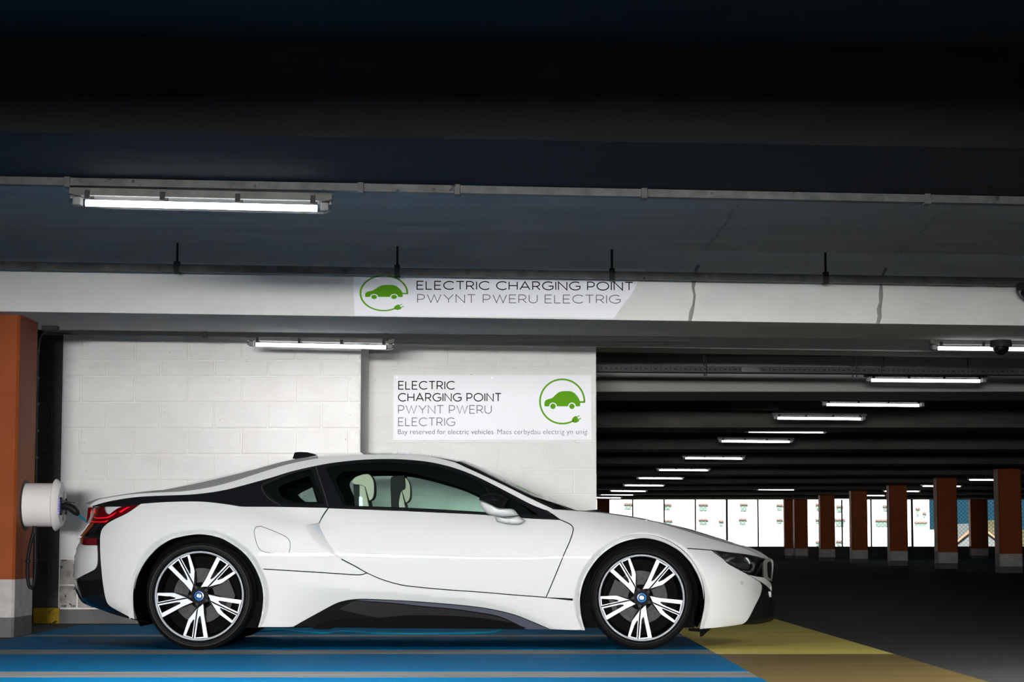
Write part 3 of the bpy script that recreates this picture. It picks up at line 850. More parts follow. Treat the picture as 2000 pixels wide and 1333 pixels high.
# wall sign
YS = YR - 0.006
o = U(768, 860, YS)
sg = empty('charging_sign', (o[0], YS, o[1]))
def loc_rect(xa, ya, xb, yb, org, Y):
    r = px_rect(xa, ya, xb, yb, Y); return r[0] - org[0], r[1] - org[0], r[2] - org[1], r[3] - org[1]
r = loc_rect(768, 733, 1155, 860, o, YS)
MB().chbox(r[0], r[1], -0.006, 0.002, r[2], r[3], 0.0015).build('panel', M['signwhite'], sg)
for txt, box, sw, m in (('ELECTRIC', (777.6, 744.6, 888.8, 761.8), 0.122, 'print_black'), ('CHARGING POINT', (777.2, 768.2, 979.6, 785.0), 0.122, 'print_black'),
                        ('PWYNT PWERU', (777.6, 792, 960.2, 808.7), 0.08, 'print_grey'), ('ELECTRIG', (777.6, 816.2, 889, 832.9), 0.08, 'print_grey')):
    rr = loc_rect(*box, o, YS)
    caps(txt, *rr, sw, -0.0075).build('lettering', M[m], sg, fixn=False)
rr = loc_rect(777.4, 841.4, 963.5, 848.7, o, YS); small_text('Bay reserved for electric vehicles', rr[0], rr[1], rr[2], -0.0075, M['print_black'], sg)
rr = loc_rect(971.5, 841.4, 1147, 848.7, o, YS); small_text('Maes cerbydau electrig yn unig', rr[0], rr[1], rr[2], -0.0075, M['print_grey'], sg)
c = U(1098, 784.8, YS); rx = U(1098 + 45, 784.8, YS)[0] - c[0]
logo((c[0] - o[0], c[1] - o[1]), rx, rx, -0.0075, sg)
for p in ((775.5, 738.5), (961, 738.5), (1147, 738), (775.5, 854), (961.5, 853), (1148, 851.5)):
    q = U(*p, YS)
    MB().lathe([(0.0, -0.003), (0.004, -0.003), (0.005, 0.0)], 'y', 10, (q[0] - o[0], -0.006, q[1] - o[1])).build('screw', M['chrome'], sg)
tag(sg, 'white rectangular charging point sign with green emblem on the block wall', 'sign')
# torn paper banner on the beam
YB1 = 15.0 - 0.004
o = U(692, 617, YB1)
bn = empty('charging_banner', (o[0], YB1, o[1]))
out = [U(*p, YB1) for p in ((692.5, 617), (691.5, 590), (690, 566), (690.5, 535), (800, 529), (1263, 524.5), (1257, 534), (1246, 549), (1239, 566), (1231, 579), (1221, 590), (1213, 601), (1206, 612), (1199, 622), (1100, 620.5), (950, 619.5), (800, 618))]
MB().prism([(q[0] - o[0], q[1] - o[1]) for q in out], -0.0015, 0.002).build('paper', M['signwhite'], bn)
def slanted(txt, box, sw, m, drop):
    rr = loc_rect(*box, o, YB1)
    mb = caps(txt, *rr, sw, -0.003)
    s = drop / (box[2] - box[0])
    mb.v = [(a, b, c_ - (a - rr[0]) * s) for a, b, c_ in mb.v]
    mb.build('lettering', M[m], bn, fixn=False)
slanted('ELECTRIC CHARGING POINT', (813.5, 548.8, 1237, 566.4), 0.122, 'print_black', 2.0)
slanted('PWYNT PWERU ELECTRIG', (814.8, 575.0, 1212, 592.0), 0.085, 'print_grey', 1.5)
c = U(749.8, 573, YB1); rx = U(749.8 + 47.5, 573, YB1)[0] - c[0]; rz = c[1] - U(749.8, 573 + 35.5, YB1)[1]
logo((c[0] - o[0], c[1] - o[1]), rx, rz, -0.003, bn)
tag(bn, 'torn white paper charging point banner pasted on the beam', 'banner')

# ================================================================== charger on the pillar
M['charger_dark'] = mat('charger_dark', (0.007, 0.007, 0.008), 0.5, spec=0.15)
M['cable_blue'] = mat('blue_cable', (0.0, 0.13, 0.21), 0.5, spec=0.2)
M['cable_teal'] = mat('teal_cable', (0.004, 0.045, 0.065), 0.45)
M['led'] = mat('blue_led', (0.1, 0.1, 0.5), 0.4, emis=(0.15, 0.15, 1.0), estr=2.0)
M['greyslot'] = mat('grey_slot', (0.12, 0.12, 0.125), 0.4)
zc_ = U(60, 987, 15.65)[1]
ch = empty('charge_point', (cxr, 15.65, zc_))
MB().lathe([(0.0, -0.005), (0.185, -0.005), (0.185, 0.004), (0.16, 0.008)], 'x', 48).build('wall_plate', M['rod'], ch, auto=40)
MB().lathe([(0.158, 0.0), (0.158, 0.262), (0.15, 0.268)], 'x', 56).build('drum', M['white_metal'], ch, auto=40)
MB().lathe([(0.150, 0.252), (0.183, 0.256), (0.190, 0.264), (0.188, 0.272), (0.158, 0.312), (0.150, 0.318), (0.0, 0.320)], 'x', 64).build('face_cover', M['white_metal'], ch, auto=25)
def face_slot(y, z0, z1, hw, name, m, dep=0.004):
    pts = [(y + hw * math.cos(a), z1 - hw + hw * math.sin(a)) for a in [math.pi * i / 8 for i in range(9)]] + [(y + hw * math.cos(a), z0 + hw + hw * math.sin(a)) for a in [math.pi + math.pi * i / 8 for i in range(9)]]
    n = len(pts)
    MB().add([(0.319, a, b) for a, b in pts] + [(0.319 + dep, a, b) for a, b in pts], [tuple(n + i for i in range(n))] + [(i, (i + 1) % n, n + (i + 1) % n, n + i) for i in range(n)]).build(name, m, ch)
face_slot(0.02, -0.118, 0.10, 0.026, 'display_slot', M['greyslot'])
face_slot(-0.075, -0.075, 0.055, 0.022, 'socket', M['charger_dark'], 0.012)
face_slot(0.105, -0.070, 0.050, 0.022, 'socket', M['charger_dark'], 0.012)
for y in (-0.118, 0.14):
    for k in range(6):
        MB().box(0.318, 0.322, y - 0.006, y + 0.006, -0.062 + 0.018 * k, -0.054 + 0.018 * k).build('status_light', M['led'], ch)
for a in (0.6, 2.4):
    MB().lathe([(0.0, -0.002), (0.004, -0.002), (0.005, 0.0)], 'y', 8, (0.236, -0.157 * math.cos(0.35), 0.157 * math.sin(0.35) * math.cos(a))).build('screw', M['rod'], ch)
tag(ch, 'white drum-shaped electric charge point with round face on the orange pillar', 'charger')
# supply loop under the drum
lp = empty('supply_cable', (cxr + 0.09, 15.62, zc_ - 0.165))
pts = [P3(px, py, 15.62) - lp.location for px, py in catmull([(67.5, 1022), (66, 1040), (60, 1062), (55, 1090), (53.5, 1118), (56, 1142), (61, 1151), (66, 1143), (68.5, 1120), (69, 1085), (69, 1045), (68.5, 1022)], 5)]
MB().tube(pts, 0.0125, 10).build('cable', M['black'], lp, smooth=True)
for p in ((54.6, 1097), (69, 1097)):
    q = P3(*p, 15.62) - lp.location
    MB().lathe([(0.015, -0.01), (0.018, -0.006), (0.018, 0.006), (0.015, 0.01)], 'z', 12, q).build('cable_clip', M['black'], lp)
tag(lp, 'black supply cable hanging in a loop under the charge point', 'cable')
# plug and charging lead
pg = empty('charging_lead', (-3.0, 15.58, 0.0))
ch.scale.x = 0.84
base = Vector((cxr + 0.281, 15.575, zc_ - 0.012))
hp = [base + Vector(q) for q in ((0, 0, 0), (0.024, 0, 0.004), (0.05, 0, -0.002), (0.08, 0, -0.020), (0.105, 0, -0.044), (0.122, 0, -0.062))]
hp = [p - pg.location for p in hp]
MB().tube(hp, 0, 14, radii=[0.024, 0.026, 0.028, 0.029, 0.025, 0.012]).build('plug_handle', M['charger_dark'], pg, smooth=True)
MB().add([(base.x + a - pg.location.x, base.y + b - pg.location.y, base.z + c_ - pg.location.z) for a, b, c_ in ((0, -0.012, 0.034), (0.09, -0.012, 0.024), (0.09, 0.012, 0.024), (0, 0.012, 0.034), (0, -0.012, 0.044), (0.09, -0.012, 0.030), (0.09, 0.012, 0.030), (0, 0.012, 0.044))],
         [(0, 3, 2, 1), (4, 5, 6, 7), (0, 1, 5, 4), (1, 2, 6, 5), (2, 3, 7, 6), (3, 0, 4, 7)]).build('socket_flap', M['charger_dark'], pg)
e = hp[-1]
w0 = [e + Vector((-0.01, 0, 0.01)), e + Vector((0.04, 0.0, -0.032)), e + Vector((0.16, 0.02, -0.12)), e + Vector((0.36, 0.05, -0.28)), e + Vector((0.62, 0.08, -0.52)), e + Vector((0.85, 0.12, -0.78))]
fl = []
for px, py, zz in ((420, 1236, 0), (505, 1234, 0), (545, 1231.5, 0), (590, 1235.5, 0), (635, 1237.5, 0), (680, 1234.5, 0), (720, 1237.5, 0), (790, 1239, 0), (860, 1238.5, 0), (925, 1237.5, 0)):
    Yq = CZ * FPX / (py - HOR) * 1.0
    x_, z_ = U(px, py, Yq)
    fl.append(Vector((x_, Yq, 0.010)) - pg.location)
tail = [Vector((-0.10, 15.75, 0.03)), Vector((0.02, 15.66, 0.12)), Vector((0.12, 15.52, 0.40)), Vector((0.16, 15.40, 0.62))]
pts = [tuple(p) for p in w0] + [tuple(p) for p in fl] + [tuple(p - pg.location) for p in tail]
path = catmull(pts, 0.04)
MB().tube([(a, b, max(c_, 0.0085)) for a, b, c_ in path], 0.0085, 8).build('lead', M['cable_blue'], pg, smooth=True)
tag(pg, 'blue charging lead with black plug running from charger behind the car', 'cable')
# ================================================================== the car
YC = 14.45                                   # its centre line
M['paint'] = mat('pearl_white_paint', (0.485, 0.498, 0.494), 0.45, coat=0.09, spec=0.0, coat_rough=0.02)
M['gblack'] = mat('gloss_black_trim', (0.005, 0.005, 0.006), 0.12, coat=1.0)
M['mblack'] = mat('matt_black_plastic', (0.006, 0.006, 0.007), 0.55, spec=0.12)
M['under'] = mat('underbody_black', (0.003, 0.003, 0.003), 0.8, spec=0.03)
M['skirt_grey'] = mat('frozen_grey_trim', (0.075, 0.08, 0.105), 0.5, 0.0, spec=0.2)
M['skirt_insert'] = mat('dark_insert', (0.022, 0.020, 0.021), 0.5, spec=0.15)
M['glass'] = glass_mat('green_tint_glass', (0.85, 0.985, 0.925), 0.03)
M['dglass'] = glass_mat('dark_tint_glass', (0.50, 0.62, 0.58), 0.09)
M['redlamp'] = mat('red_lamp_glass', (0.075, 0.0015, 0.003), 0.25, coat=0.25, spec=0.15)
M['redglow'] = mat('red_light_guide', (0.45, 0.004, 0.012), 0.3, emis=(1.0, 0.01, 0.03), estr=0.45)
M['reddeep'] = mat('red_reflector', (0.10, 0.002, 0.006), 0.15, coat=1.0)
M['rubber'] = mat('tyre_rubber', (0.005, 0.005, 0.0055), 0.42, spec=0.06)
M['alloy'] = mat('machined_alloy', (0.40, 0.42, 0.455), 0.42, 0.15, spec=0.15)
M['rimblack'] = mat('gloss_black_rim', (0.003, 0.003, 0.004), 0.5, spec=0.05)
M['disc'] = rough_mat('brake_steel', (0.018, 0.018, 0.018), (0.035, 0.035, 0.035), 20, 0.5, 0.0, 1)
M['disc'].node_tree.nodes['Principled BSDF'].inputs['Metallic'].default_value = 0.1
M['badge_blue'] = mat('badge_blue', (0.0, 0.13, 0.42), 0.25, coat=0.5)
M['badge_white'] = mat('badge_white', (0.8, 0.8, 0.8), 0.3)
M['leather'] = mat('cream_leather', (0.34, 0.33, 0.27), 0.6, spec=0.1)
M['seat_dark'] = mat('dark_seat_shell', (0.008, 0.009, 0.009), 0.6, spec=0.1)
M['lining'] = mat('dark_lining', (0.004, 0.005, 0.005), 0.8, spec=0.0)
M['lampsilver'] = mat('lamp_reflector', (0.7, 0.72, 0.75), 0.15, 0.9)
M['plate'] = mat('plate_white', (0.35, 0.36, 0.38), 0.5, spec=0.1)

car = empty('sports_coupe', (-0.6, YC, 0))
ORG = Vector((-0.6, YC, 0))

def Xat(px, hw): return float(U(px, 1100.0, YC - hw)[0])
def Zat(py, hw): return float(U(1000.0, py, YC - hw)[1])

W0 = Pchip([(-2.97, .33), (-2.92, .52), (-2.84, .68), (-2.71, .80), (-2.5, .89), (-2.25, .94), (-1.97, .962), (-1.6, .958), (-1.2, .94), (-.8, .925), (-.3, .918), (.2, .925), (.6, .938), (.85, .943), (1.1, .925), (1.28, .880), (1.43, .79), (1.55, .67), (1.63, .53), (1.70, .36), (1.76, .12)])
HWE = Pchip([(-2.97, .30), (-2.75, .72), (-2.4, .86), (-1.97, .875), (-1.5, .85), (-1.0, .84), (0, .835), (.3, .80), (.5, .745), (.8, .71), (1.1, .66), (1.3, .60), (1.45, .51), (1.56, .41), (1.64, .31), (1.70, .21), (1.76, .09)])
_zt = []
for px, py, hw in [(150, 994, .4), (171, 991, .6), (203, 989, .75), (275, 984, .84), (372, 979, .86), (443, 985, .86), (480, 989.6, .85), (640, 992, .84), (764, 996.7, .84), (870, 1001.3, .84), (941, 1004, .83), (1024, 1005, .81), (1080, 1000, .77), (1130, 998.5, .74), (1200, 1005.5, .72), (1245, 1013, .70), (1290, 1022.5, .68), (1340, 1037, .65), (1380, 1049.5, .62), (1420, 1061, .57), (1450, 1069.5, .50), (1480, 1082, .38), (1496, 1092, .25), (1513, 1100, .1)]:
    _zt.append((Xat(px, hw), Zat(py, hw)))
ZTOP = Pchip(_zt)
ZCR = Pchip([(Xat(px, .92), Zat(py, .92)) for px, py in [(540, 1141), (599, 1143.5), (680, 1149), (770, 1154.8), (820, 1159.7), (892, 1165), (937, 1171.4), (973, 1179.5), (1018, 1194.8), (1054, 1211), (1090, 1229), (1120, 1240)]])
XT = Pchip([(Zat(py, .35), Xat(px, .35)) for px, py in [(173, 985), (170.5, 997), (166.6, 1020), (157.7, 1035), (151.3, 1048), (151, 1063), (145, 1076), (142, 1091), (142, 1116), (140.4, 1133), (147.5, 1155), (159, 1175), (173, 1183), (198, 1192)]])
XN = Pchip([(Zat(py, .15), Xat(px, .15)) for px, py in [(1500, 1080), (1508, 1092), (1511, 1100), (1510, 1134), (1507, 1150), (1509, 1165), (1512, 1176), (1514, 1203), (1511, 1212), (1500, 1218)]])

def HW(X, Z):
    X = np.asarray(X, float); Z = np.asarray(Z, float)
    xt = XT(Z); Xe = np.where(X < -2.3, -2.3 + (X + 2.3) * (-2.97 + 2.3) / (xt + 2.3), X)
    xn = XN(Z); Xe = np.where(X > 1.1, 1.1 + (X - 1.1) * (1.76 - 1.1) / (xn - 1.1), Xe)
    w_ = W0(Xe); e_ = HWE(Xe); zt = ZTOP(X)
    span = 0.30
    t = np.clip((Z - (zt - span)) / span, 0, 1.15)
    hw = w_ - (w_ - np.minimum(e_, w_)) * t ** 2.3
    # tuck under the sill crease
    fade = smooth01((X + 1.55) / 0.45)
    zc = ZCR(X)
    dz = np.maximum(0, zc - Z)
    hw = hw - fade * 0.50 * (np.sqrt(dz * dz + 4e-5) - 0.0063)
    hw = hw - 0.12 * np.maximum(0, 0.45 - Z) ** 1.5
    # gently domed sides
    win = smooth01((X + 1.05) / 0.5) * smooth01((0.55 - X) / 0.5)
    hw = hw - 0.42 * (Z - 0.58) ** 2 * (0.4 + 0.6 * win)
    # hollow between haunch and window line
    g = smooth01((X + 1.75) / 0.45) * smooth01((-0.95 - X) / 0.35)
    hw = hw - 0.028 * np.exp(-((Z - (0.86 - (X + 1.5) * 0.16)) / 0.06) ** 2) * g
    return np.maximum(hw, 0.05)

GB = Pchip([(-2.97, .30), (-2.9, .48), (-2.8, .62), (-2.6, .74), (-2.3, .80), (-1.8, .81), (-1.0, .80), (0, .80), (.3, .785), (.6, .74)])
def GW(X, Z):
    d = np.maximum(0, Z - 0.86)
    return np.maximum(GB(X) - 0.50 * (Z - 0.86) - 0.75 * d * d, 0.05)

def lift(pv, fn, side=-1, push=0.0):
    """photo points -> points on the surface |y| = fn(X, Z) and their normals"""
    px, py = pv[:, 0], pv[:, 1]
    Y = np.full(len(pv), YC + side * 0.8)
    for _ in range(40):
        X, Z = U(px, py, Y)
        Y = 0.5 * Y + 0.5 * (YC + side * (fn(X, Z) + push))
    X, Z = U(px, py, Y)
    h = 0.004
    hx = (fn(X + h, Z) - fn(X - h, Z)) / (2 * h)
    hz = (fn(X, Z + h) - fn(X, Z - h)) / (2 * h)
    n = np.stack([-hx, np.full(len(X), float(side)), -hz], 1)
    n /= np.linalg.norm(n, axis=1)[:, None]
    return np.stack([X, Y, Z], 1), n

def panel(name, segs, fn, m, parent=None, gap=0.0, push=0.0, holes=(), grid=8.0, depth=0.03, step=3.0, creases=(), far=True, side=-1, label=None):
    """a body panel cut to an outline of photo points and laid on a surface, with a turned-in edge"""
    parent = parent or car
    o2 = ring_of(segs, step)
    if gap: o2 = inset(o2, gap)
    hs = [ring_of(h, step) for h in holes]
    pv, tr = tri2d(o2, hs, grid, [catmull(c, step) for c in creases])
    P, N = lift(pv, fn, side, push)
    used = sorted({i for t in tr for i in t}); ix = {a: b for b, a in enumerate(used)}
    V = [P[i] - np.array(ORG) for i in used]; NN = [N[i] for i in used]
    F = []
    for t in tr:
        a, b, c = (P[i] for i in t)
        nn = np.cross(b - a, c - a)
        q = [ix[i] for i in t]
        F.append(q if np.dot(nn, N[t[0]]) > 0 else q[::-1])
    # turned-in edge
    cnt = {}
    for q in F:
        for i in range(3):
            e = (q[i], q[(i + 1) % 3]); cnt.setdefault(frozenset(e), []).append(e)
    V = [tuple(v) for v in V]; NN = [tuple(n) for n in NN]
    if depth:
        bd = [e[0] for e in cnt.values() if len(e) == 1]
        for i, j in bd:
            b = len(V)
            pi, pj = np.array(V[i]), np.array(V[j])
            off = np.array([0, -side * depth, 0]) + (0 if side < 0 else 0)
            V += [tuple(pi), tuple(pj), tuple(pj + off), tuple(pi + off)]
            en = np.cross(pj - pi, off); l = np.linalg.norm(en)
            en = -en / l if l > 0 else np.array([0, 0, 1.0])
            NN += [tuple(en)] * 4
            F.append([b + 1, b, b + 3, b + 2])
    o = mesh_obj(name, V, F, m, parent, smooth=True, normals=NN)
    if label: o['label'] = label
    if far:
        c = o.copy(); COL.objects.link(c); c.scale = (1, -1, 1)
        return o, c
    return o

# ---- outlines shared by neighbouring panels (photo points)
ARCH_R = catmull([(262.7, 1209.7), (260.2, 1186.6), (261, 1161.7), (266, 1133), (278.7, 1105), (298, 1080), (319.5, 1062), (344, 1051), (388, 1044.3), (426, 1050), (454, 1064), (479, 1083.6), (497, 1108.5), (509.4, 1137), (514, 1161.7), (513, 1186.6), (509.4, 1208), (504, 1225.8)], 4)
ARCH_F = catmull([(1142.5, 1231.7), (1136, 1208), (1132.5, 1179.5), (1133.6, 1161.7), (1139.6, 1137), (1152, 1112), (1169.8, 1089), (1194.6, 1069.4), (1222, 1057.3), (1254, 1051.7), (1282, 1055.5), (1304, 1063.5), (1327, 1077), (1347.3, 1097.8), (1361.5, 1121), (1370.4, 1144), (1374.6, 1168.8), (1374, 1193.7), (1366.8, 1229)], 4)
def offset_arch(a, c, g):
    out = []
    for x, y in a:
        d = math.hypot(x - c[0], y - c[1])
        k = g * (1.0 if y < 1190 else max(0.55, 1 - (y - 1190) / 80))
        out.append((x + (x - c[0]) / d * k, min(y, y + (y - c[1]) / d * k) if y > 1190 else y + (y - c[1]) / d * k))
    return out
CR, CF = (388, 1166), (1253, 1168)
ARO, AFO = offset_arch(ARCH_R, CR, 11.5), offset_arch(ARCH_F, CF, 11.5)
ARO2, AFO2 = offset_arch(ARCH_R, CR, 13.5), offset_arch(ARCH_F, CF, 13.5)
def cut(poly, test): return [p for p in poly if test(p)]
ARO_up = cut(ARO, lambda p: not (p[0] > 400 and p[1] > 1112))
ARO_dn = cut(ARO, lambda p: p[0] > 400 and p[1] > 1112)
AFO_up = cut(AFO, lambda p: (p[0] < 1250 and p[1] < 1174) or (p[0] >= 1250 and p[1] < 1072))
AFO_dn = cut(AFO, lambda p: p[0] < 1250 and p[1] >= 1174)
AFO_fr = cut(AFO, lambda p: p[0] > 1250 and p[1] >= 1072.5)
DOOR_REAR = [(641.5, 992), (631, 1007.3), (623, 1023.3), (627, 1037.5), (638, 1058.8), (652, 1080), (666.4, 1093)]
DOOR_REAR2 = [(666.4, 1093), (693, 1106.7), (716, 1120), (746, 1133), (781.7, 1143.3), (817, 1148), (870.5, 1153), (941.5, 1158), (1000, 1163), (1066.8, 1168)]
DOOR_FRONT = [(1066.8, 1168), (1084.6, 1126), (1102, 1083.6), (1113, 1058.8), (1119, 1041), (1120, 1032), (1114.8, 1025), (1102, 1018.7), (1093.5, 1015)]
BELT = [(641.5, 992), (764, 996.7), (870.5, 1001.3), (941.5, 1004.8), (1024, 1011.5), (1093.5, 1015)]
SILL_LOW = [(1131.5, 1231.7), (1126, 1232), (1095, 1231), (1073.8, 1230)]
SILL_EDGE = [(1073.8, 1230), (1059.4, 1223.6), (1036, 1213.7), (1009, 1203), (982, 1195.7), (955, 1190), (928, 1186), (883, 1181.3), (820, 1176.3), (770, 1173.2), (716, 1171), (694, 1171.4), (671, 1175), (653, 1181.3), (626, 1195.7), (590, 1215.5), (575.6, 1223.6), (566.6, 1226), (514.5, 1226)]
FEND_TOP = [(1064, 995.5), (1080, 995), (1130, 998.5), (1165, 1001), (1200, 1005.5), (1245, 1013), (1290, 1022.5), (1340, 1037), (1380, 1049.5), (1420, 1061), (1450, 1069.5), (1480, 1082), (1496, 1092)]
REAR_EDGE = [(250, 1205), (227, 1193), (211.9, 1183), (205.2, 1169), (200.6, 1144), (197.4, 1115.6), (195.2, 1087), (194.5, 1058.8), (196.3, 1039.3), (204, 1026.8), (220, 1016), (248.5, 1002), (275, 984)]
G_ = 0.9
# dark body behind the panel gaps
under_out = [[(200, 992), (275, 985.5), (372, 981), (465, 990), (641, 993.5), (941, 1006), (1090, 1016)], [(1090, 1016), (1082, 999), (1130, 1001), (1200, 1008), (1290, 1025.5), (1380, 1053), (1450, 1074), (1480, 1090)], [(1480, 1090), (1484, 1134)], [(1484, 1134), (1452, 1214), (1377, 1226)], list(reversed(ARCH_F)), [(1142, 1229), (1095, 1228), (1074, 1227)], SILL_EDGE[:-1] + [(505, 1224)], list(reversed(ARCH_R)), [(262, 1207), (214, 1182)], [(214, 1182), (199.5, 1115), (198.5, 1040), (208, 1026)], [(208, 1026), (200, 992)]]
panel('inner_body', under_out, HW, M['under'], push=-0.10, grid=16, depth=0, step=6)

SCOOP = [(666.4, 1093), (643.3, 1082), (622, 1066), (603, 1046), (595.4, 1027)]
FUEL = [(510, 1028), (530, 1035.5), (551, 1044.6), (562, 1051), (567, 1060), (567, 1070), (565, 1079), (560, 1083.4), (550, 1083.6), (522.6, 1080.8), (509, 1075.5), (502, 1066), (497.5, 1050), (496, 1037.5), (500, 1029.5)]
fuel_ring = catmull(FUEL + [FUEL[0]], 3)
panel('rear_quarter_panel', [[(275, 984), (319.5, 980.7), (372.7, 979.3), (408, 980.7), (443.7, 985), (465, 988.5), (480, 989.6), (547, 990), (641.5, 992)], DOOR_REAR[:3], [DOOR_REAR[2], (595.4, 1027)], SCOOP[::-1], DOOR_REAR2[:3], [(716, 1120), (700, 1123.6), (657.5, 1121), (586.5, 1116.5), (511, 1112)], list(reversed(ARO_up)), REAR_EDGE],
      HW, M['paint'], gap=G_, holes=[[fuel_ring]], creases=())
panel('fuel_flap', [inset(fuel_ring, 1.1)], HW, M['paint'], depth=0.01)
def SCW(X, Z):
    # scoop floor falls away towards the door edge
    b = HW(X, Z)
    sc = np.array([U(*p, YC - 0.92) for p in catmull(SCOOP, 2)])
    d = np.sqrt(((np.stack([X, Z], -1)[..., None, :] - sc) ** 2).sum(-1)).min(-1)
    return b - 0.002 - 0.75 * np.sqrt(d * d + 1e-4) + 0.0075
M['scoopstrip'] = mat('satin_strip', (0.42, 0.47, 0.53), 0.4)
panel('air_scoop', [[(595.4, 1027), DOOR_REAR[2]], DOOR_REAR[2:], SCOOP], SCW, M['paint'], gap=-1.6, depth=0.01, grid=4)
panel('scoop_strip', [[(613, 1027), (621, 1027), (631, 1045)], [(631, 1045), (627, 1046), (618, 1037), (613, 1027)]], SCW, M['scoopstrip'], push=0.006, depth=0.004, grid=5)
door, doorf = panel('door', [DOOR_REAR, DOOR_REAR2, DOOR_FRONT, BELT[::-1]], HW, M['paint'], gap=G_ + 0.5)
panel('side_sill', [[(511, 1112.5), (586.5, 1117), (657.5, 1121.5), (700, 1124.2), (716, 1120.5)], DOOR_REAR2[2:], [(1066.8, 1168), (1121.5, 1174)], list(reversed(AFO_dn)), [AFO_dn[0], (1131.5, 1231.7)], SILL_LOW, SILL_EDGE, list(reversed(ARO_dn))],
      HW, M['paint'], gap=0.6, grid=6, creases=([(640, 1146), (680, 1149), (770, 1154.8), (820, 1159.7), (892, 1165), (937, 1171.4), (973, 1179.5), (1018, 1194.8), (1054, 1211), (1078, 1223.3)],))
panel('front_fender', [DOOR_FRONT, [(1093.5, 1015), (1077.5, 1003.8), (1064, 995.5)], FEND_TOP, [(1496, 1092), (1480.4, 1088.7), (1457, 1083.9), (1418, 1079), (1389.7, 1075)], [(1389.7, 1075), (1359.5, 1072.6), (1333, 1071.3)], list(reversed(AFO_up)), [AFO_up[0], (1066.8, 1168)]],
      HW, M['paint'], gap=0.6, grid=6)
HL_LOW = [(1389.7, 1075.6), (1398.5, 1082.3), (1412.2, 1092), (1421.9, 1101.4), (1441.4, 1112.2), (1460.9, 1122.9), (1483.4, 1136.5)]
panel('front_bumper', [[(1333, 1072), (1359.5, 1073.4), (1389.7, 1075.6)], HL_LOW, [(1483.4, 1136.5), (1487.6, 1142), (1488.6, 1149), (1485.3, 1163.8), (1476.5, 1181.4), (1464.8, 1204.8), (1457, 1216), (1449.2, 1220.4)], [(1449.2, 1220.4), (1427.8, 1223.9), (1398.5, 1227.2), (1377.5, 1229)], list(reversed(AFO_fr))],
      HW, M['paint'], gap=0.6, grid=6)
# wheel-arch lips
def lip(center, arch):
    ax = np.array([[*p] for p in arch])
    def fn(X, Z):
        b = HW(X, Z)
        # photo position of the point, to know how far it is from the arch edge
        Yq = YC - b; k = FPX / (Yq * math.cos(PITCH) + (Z - CZ) * math.sin(PITCH))
        px = CX + X * k
        v = (-Yq * math.sin(PITCH) + (Z - CZ) * math.cos(PITCH)) * k
        py = CY - v
        d = np.sqrt(((np.stack([px, py], -1)[..., None, :] - ax) ** 2).sum(-1)).min(-1)
        return b - 0.036 * np.clip(1 - d / 11.5, 0, 1) - 0.0012
    return fn
for nm, ar, ao in (('wheel_arch_lip', ARCH_R, ARO2), ('wheel_arch_lip', ARCH_F, AFO2)):
    panel(nm, [ar, [ar[-1], ao[-1]], list(reversed(ao)), [ao[0], ar[0]]], lip(None, ar), M['paint'], depth=0.03, grid=5)

# ---- black sill trim
panel('sill_trim', [SILL_EDGE[:-2], [(575.6, 1223.6), (600.8, 1224.5), (617, 1230), (644, 1230), (662, 1226.3), (752, 1228), (860, 1228.6), (964, 1229.5), (1027, 1230), (1073.8, 1230)]], HW, M['mblack'], push=-0.012, depth=0.25)
panel('sill_blade', [[(694, 1172.3), (716, 1172), (770, 1174), (820, 1177.3), (883, 1182.3), (928, 1187), (955, 1191), (982, 1196.7), (1009, 1204), (1036, 1214.7), (1059.4, 1224.6), (1072, 1230)], [(1072, 1230), (1028, 1230)], [(1028, 1230), (1008, 1219), (973, 1203.8), (928, 1195.7), (883, 1189.5), (820, 1184), (770, 1178.5), (720, 1175), (694, 1172.3)]], HW, M['skirt_grey'], push=0.004, depth=0.016, grid=5)
panel('sill_insert', [[(662, 1191), (675, 1183), (694, 1174.5), (720, 1176.5), (770, 1180.5), (820, 1186), (883, 1191.5), (928, 1197.7), (973, 1206), (1004, 1219)], [(1004, 1219), (982, 1219.5), (910, 1216.4), (820, 1213), (770, 1211), (734, 1206.5), (698, 1199.3), (662, 1191)]], HW, M['skirt_insert'], push=-0.004, depth=0.01, grid=6)
# ---- front lower intake, nose strip, headlight, grille
panel('front_intake', [[(1483.4, 1136.5), (1487.6, 1142), (1488.6, 1149), (1485.3, 1163.8), (1476.5, 1181.4), (1464.8, 1204.8), (1457, 1216), (1449.2, 1221)], [(1449.2, 1221), (1480, 1219.5), (1500, 1215.5), (1510, 1211.6)], [(1510, 1211.6), (1513, 1203), (1511, 1176), (1506.5, 1158), (1496, 1144.5), (1483.4, 1136.5)]], HW, M['mblack'], push=-0.006, grid=4, depth=0.03)
panel('splitter_blade', [[(1459, 1214), (1480, 1209), (1500, 1209), (1508, 1210.5)], [(1508, 1210.5), (1498, 1214.5), (1480, 1217.5), (1459, 1219.5)], [(1459, 1219.5), (1459, 1214)]], HW, M['mblack'], push=0.004, grid=4, depth=0.01)
panel('nose_strip', [[(1462, 1123.4), (1478, 1127), (1492, 1129)], [(1492, 1129), (1502, 1136), (1506, 1142), (1507, 1155)], [(1507, 1155), (1496, 1144), (1484, 1136), (1462, 1123.4)]], HW, M['paint'], grid=4, depth=0.02)
hl, hlf = panel('headlight', [[(1389.7, 1075.3), (1418, 1079.3), (1457, 1084.2), (1480.4, 1089), (1494, 1093.4)], [(1494, 1093.4), (1492.5, 1128.6)], [(1492.5, 1128.6), (1478, 1126.6), (1461, 1122.6), (1441.4, 1111.8), (1421.9, 1101), (1412.2, 1091.4), (1398.5, 1081.8), (1389.7, 1075.3)]], HW, M['gblack'], push=-0.006, grid=4, depth=0.02)
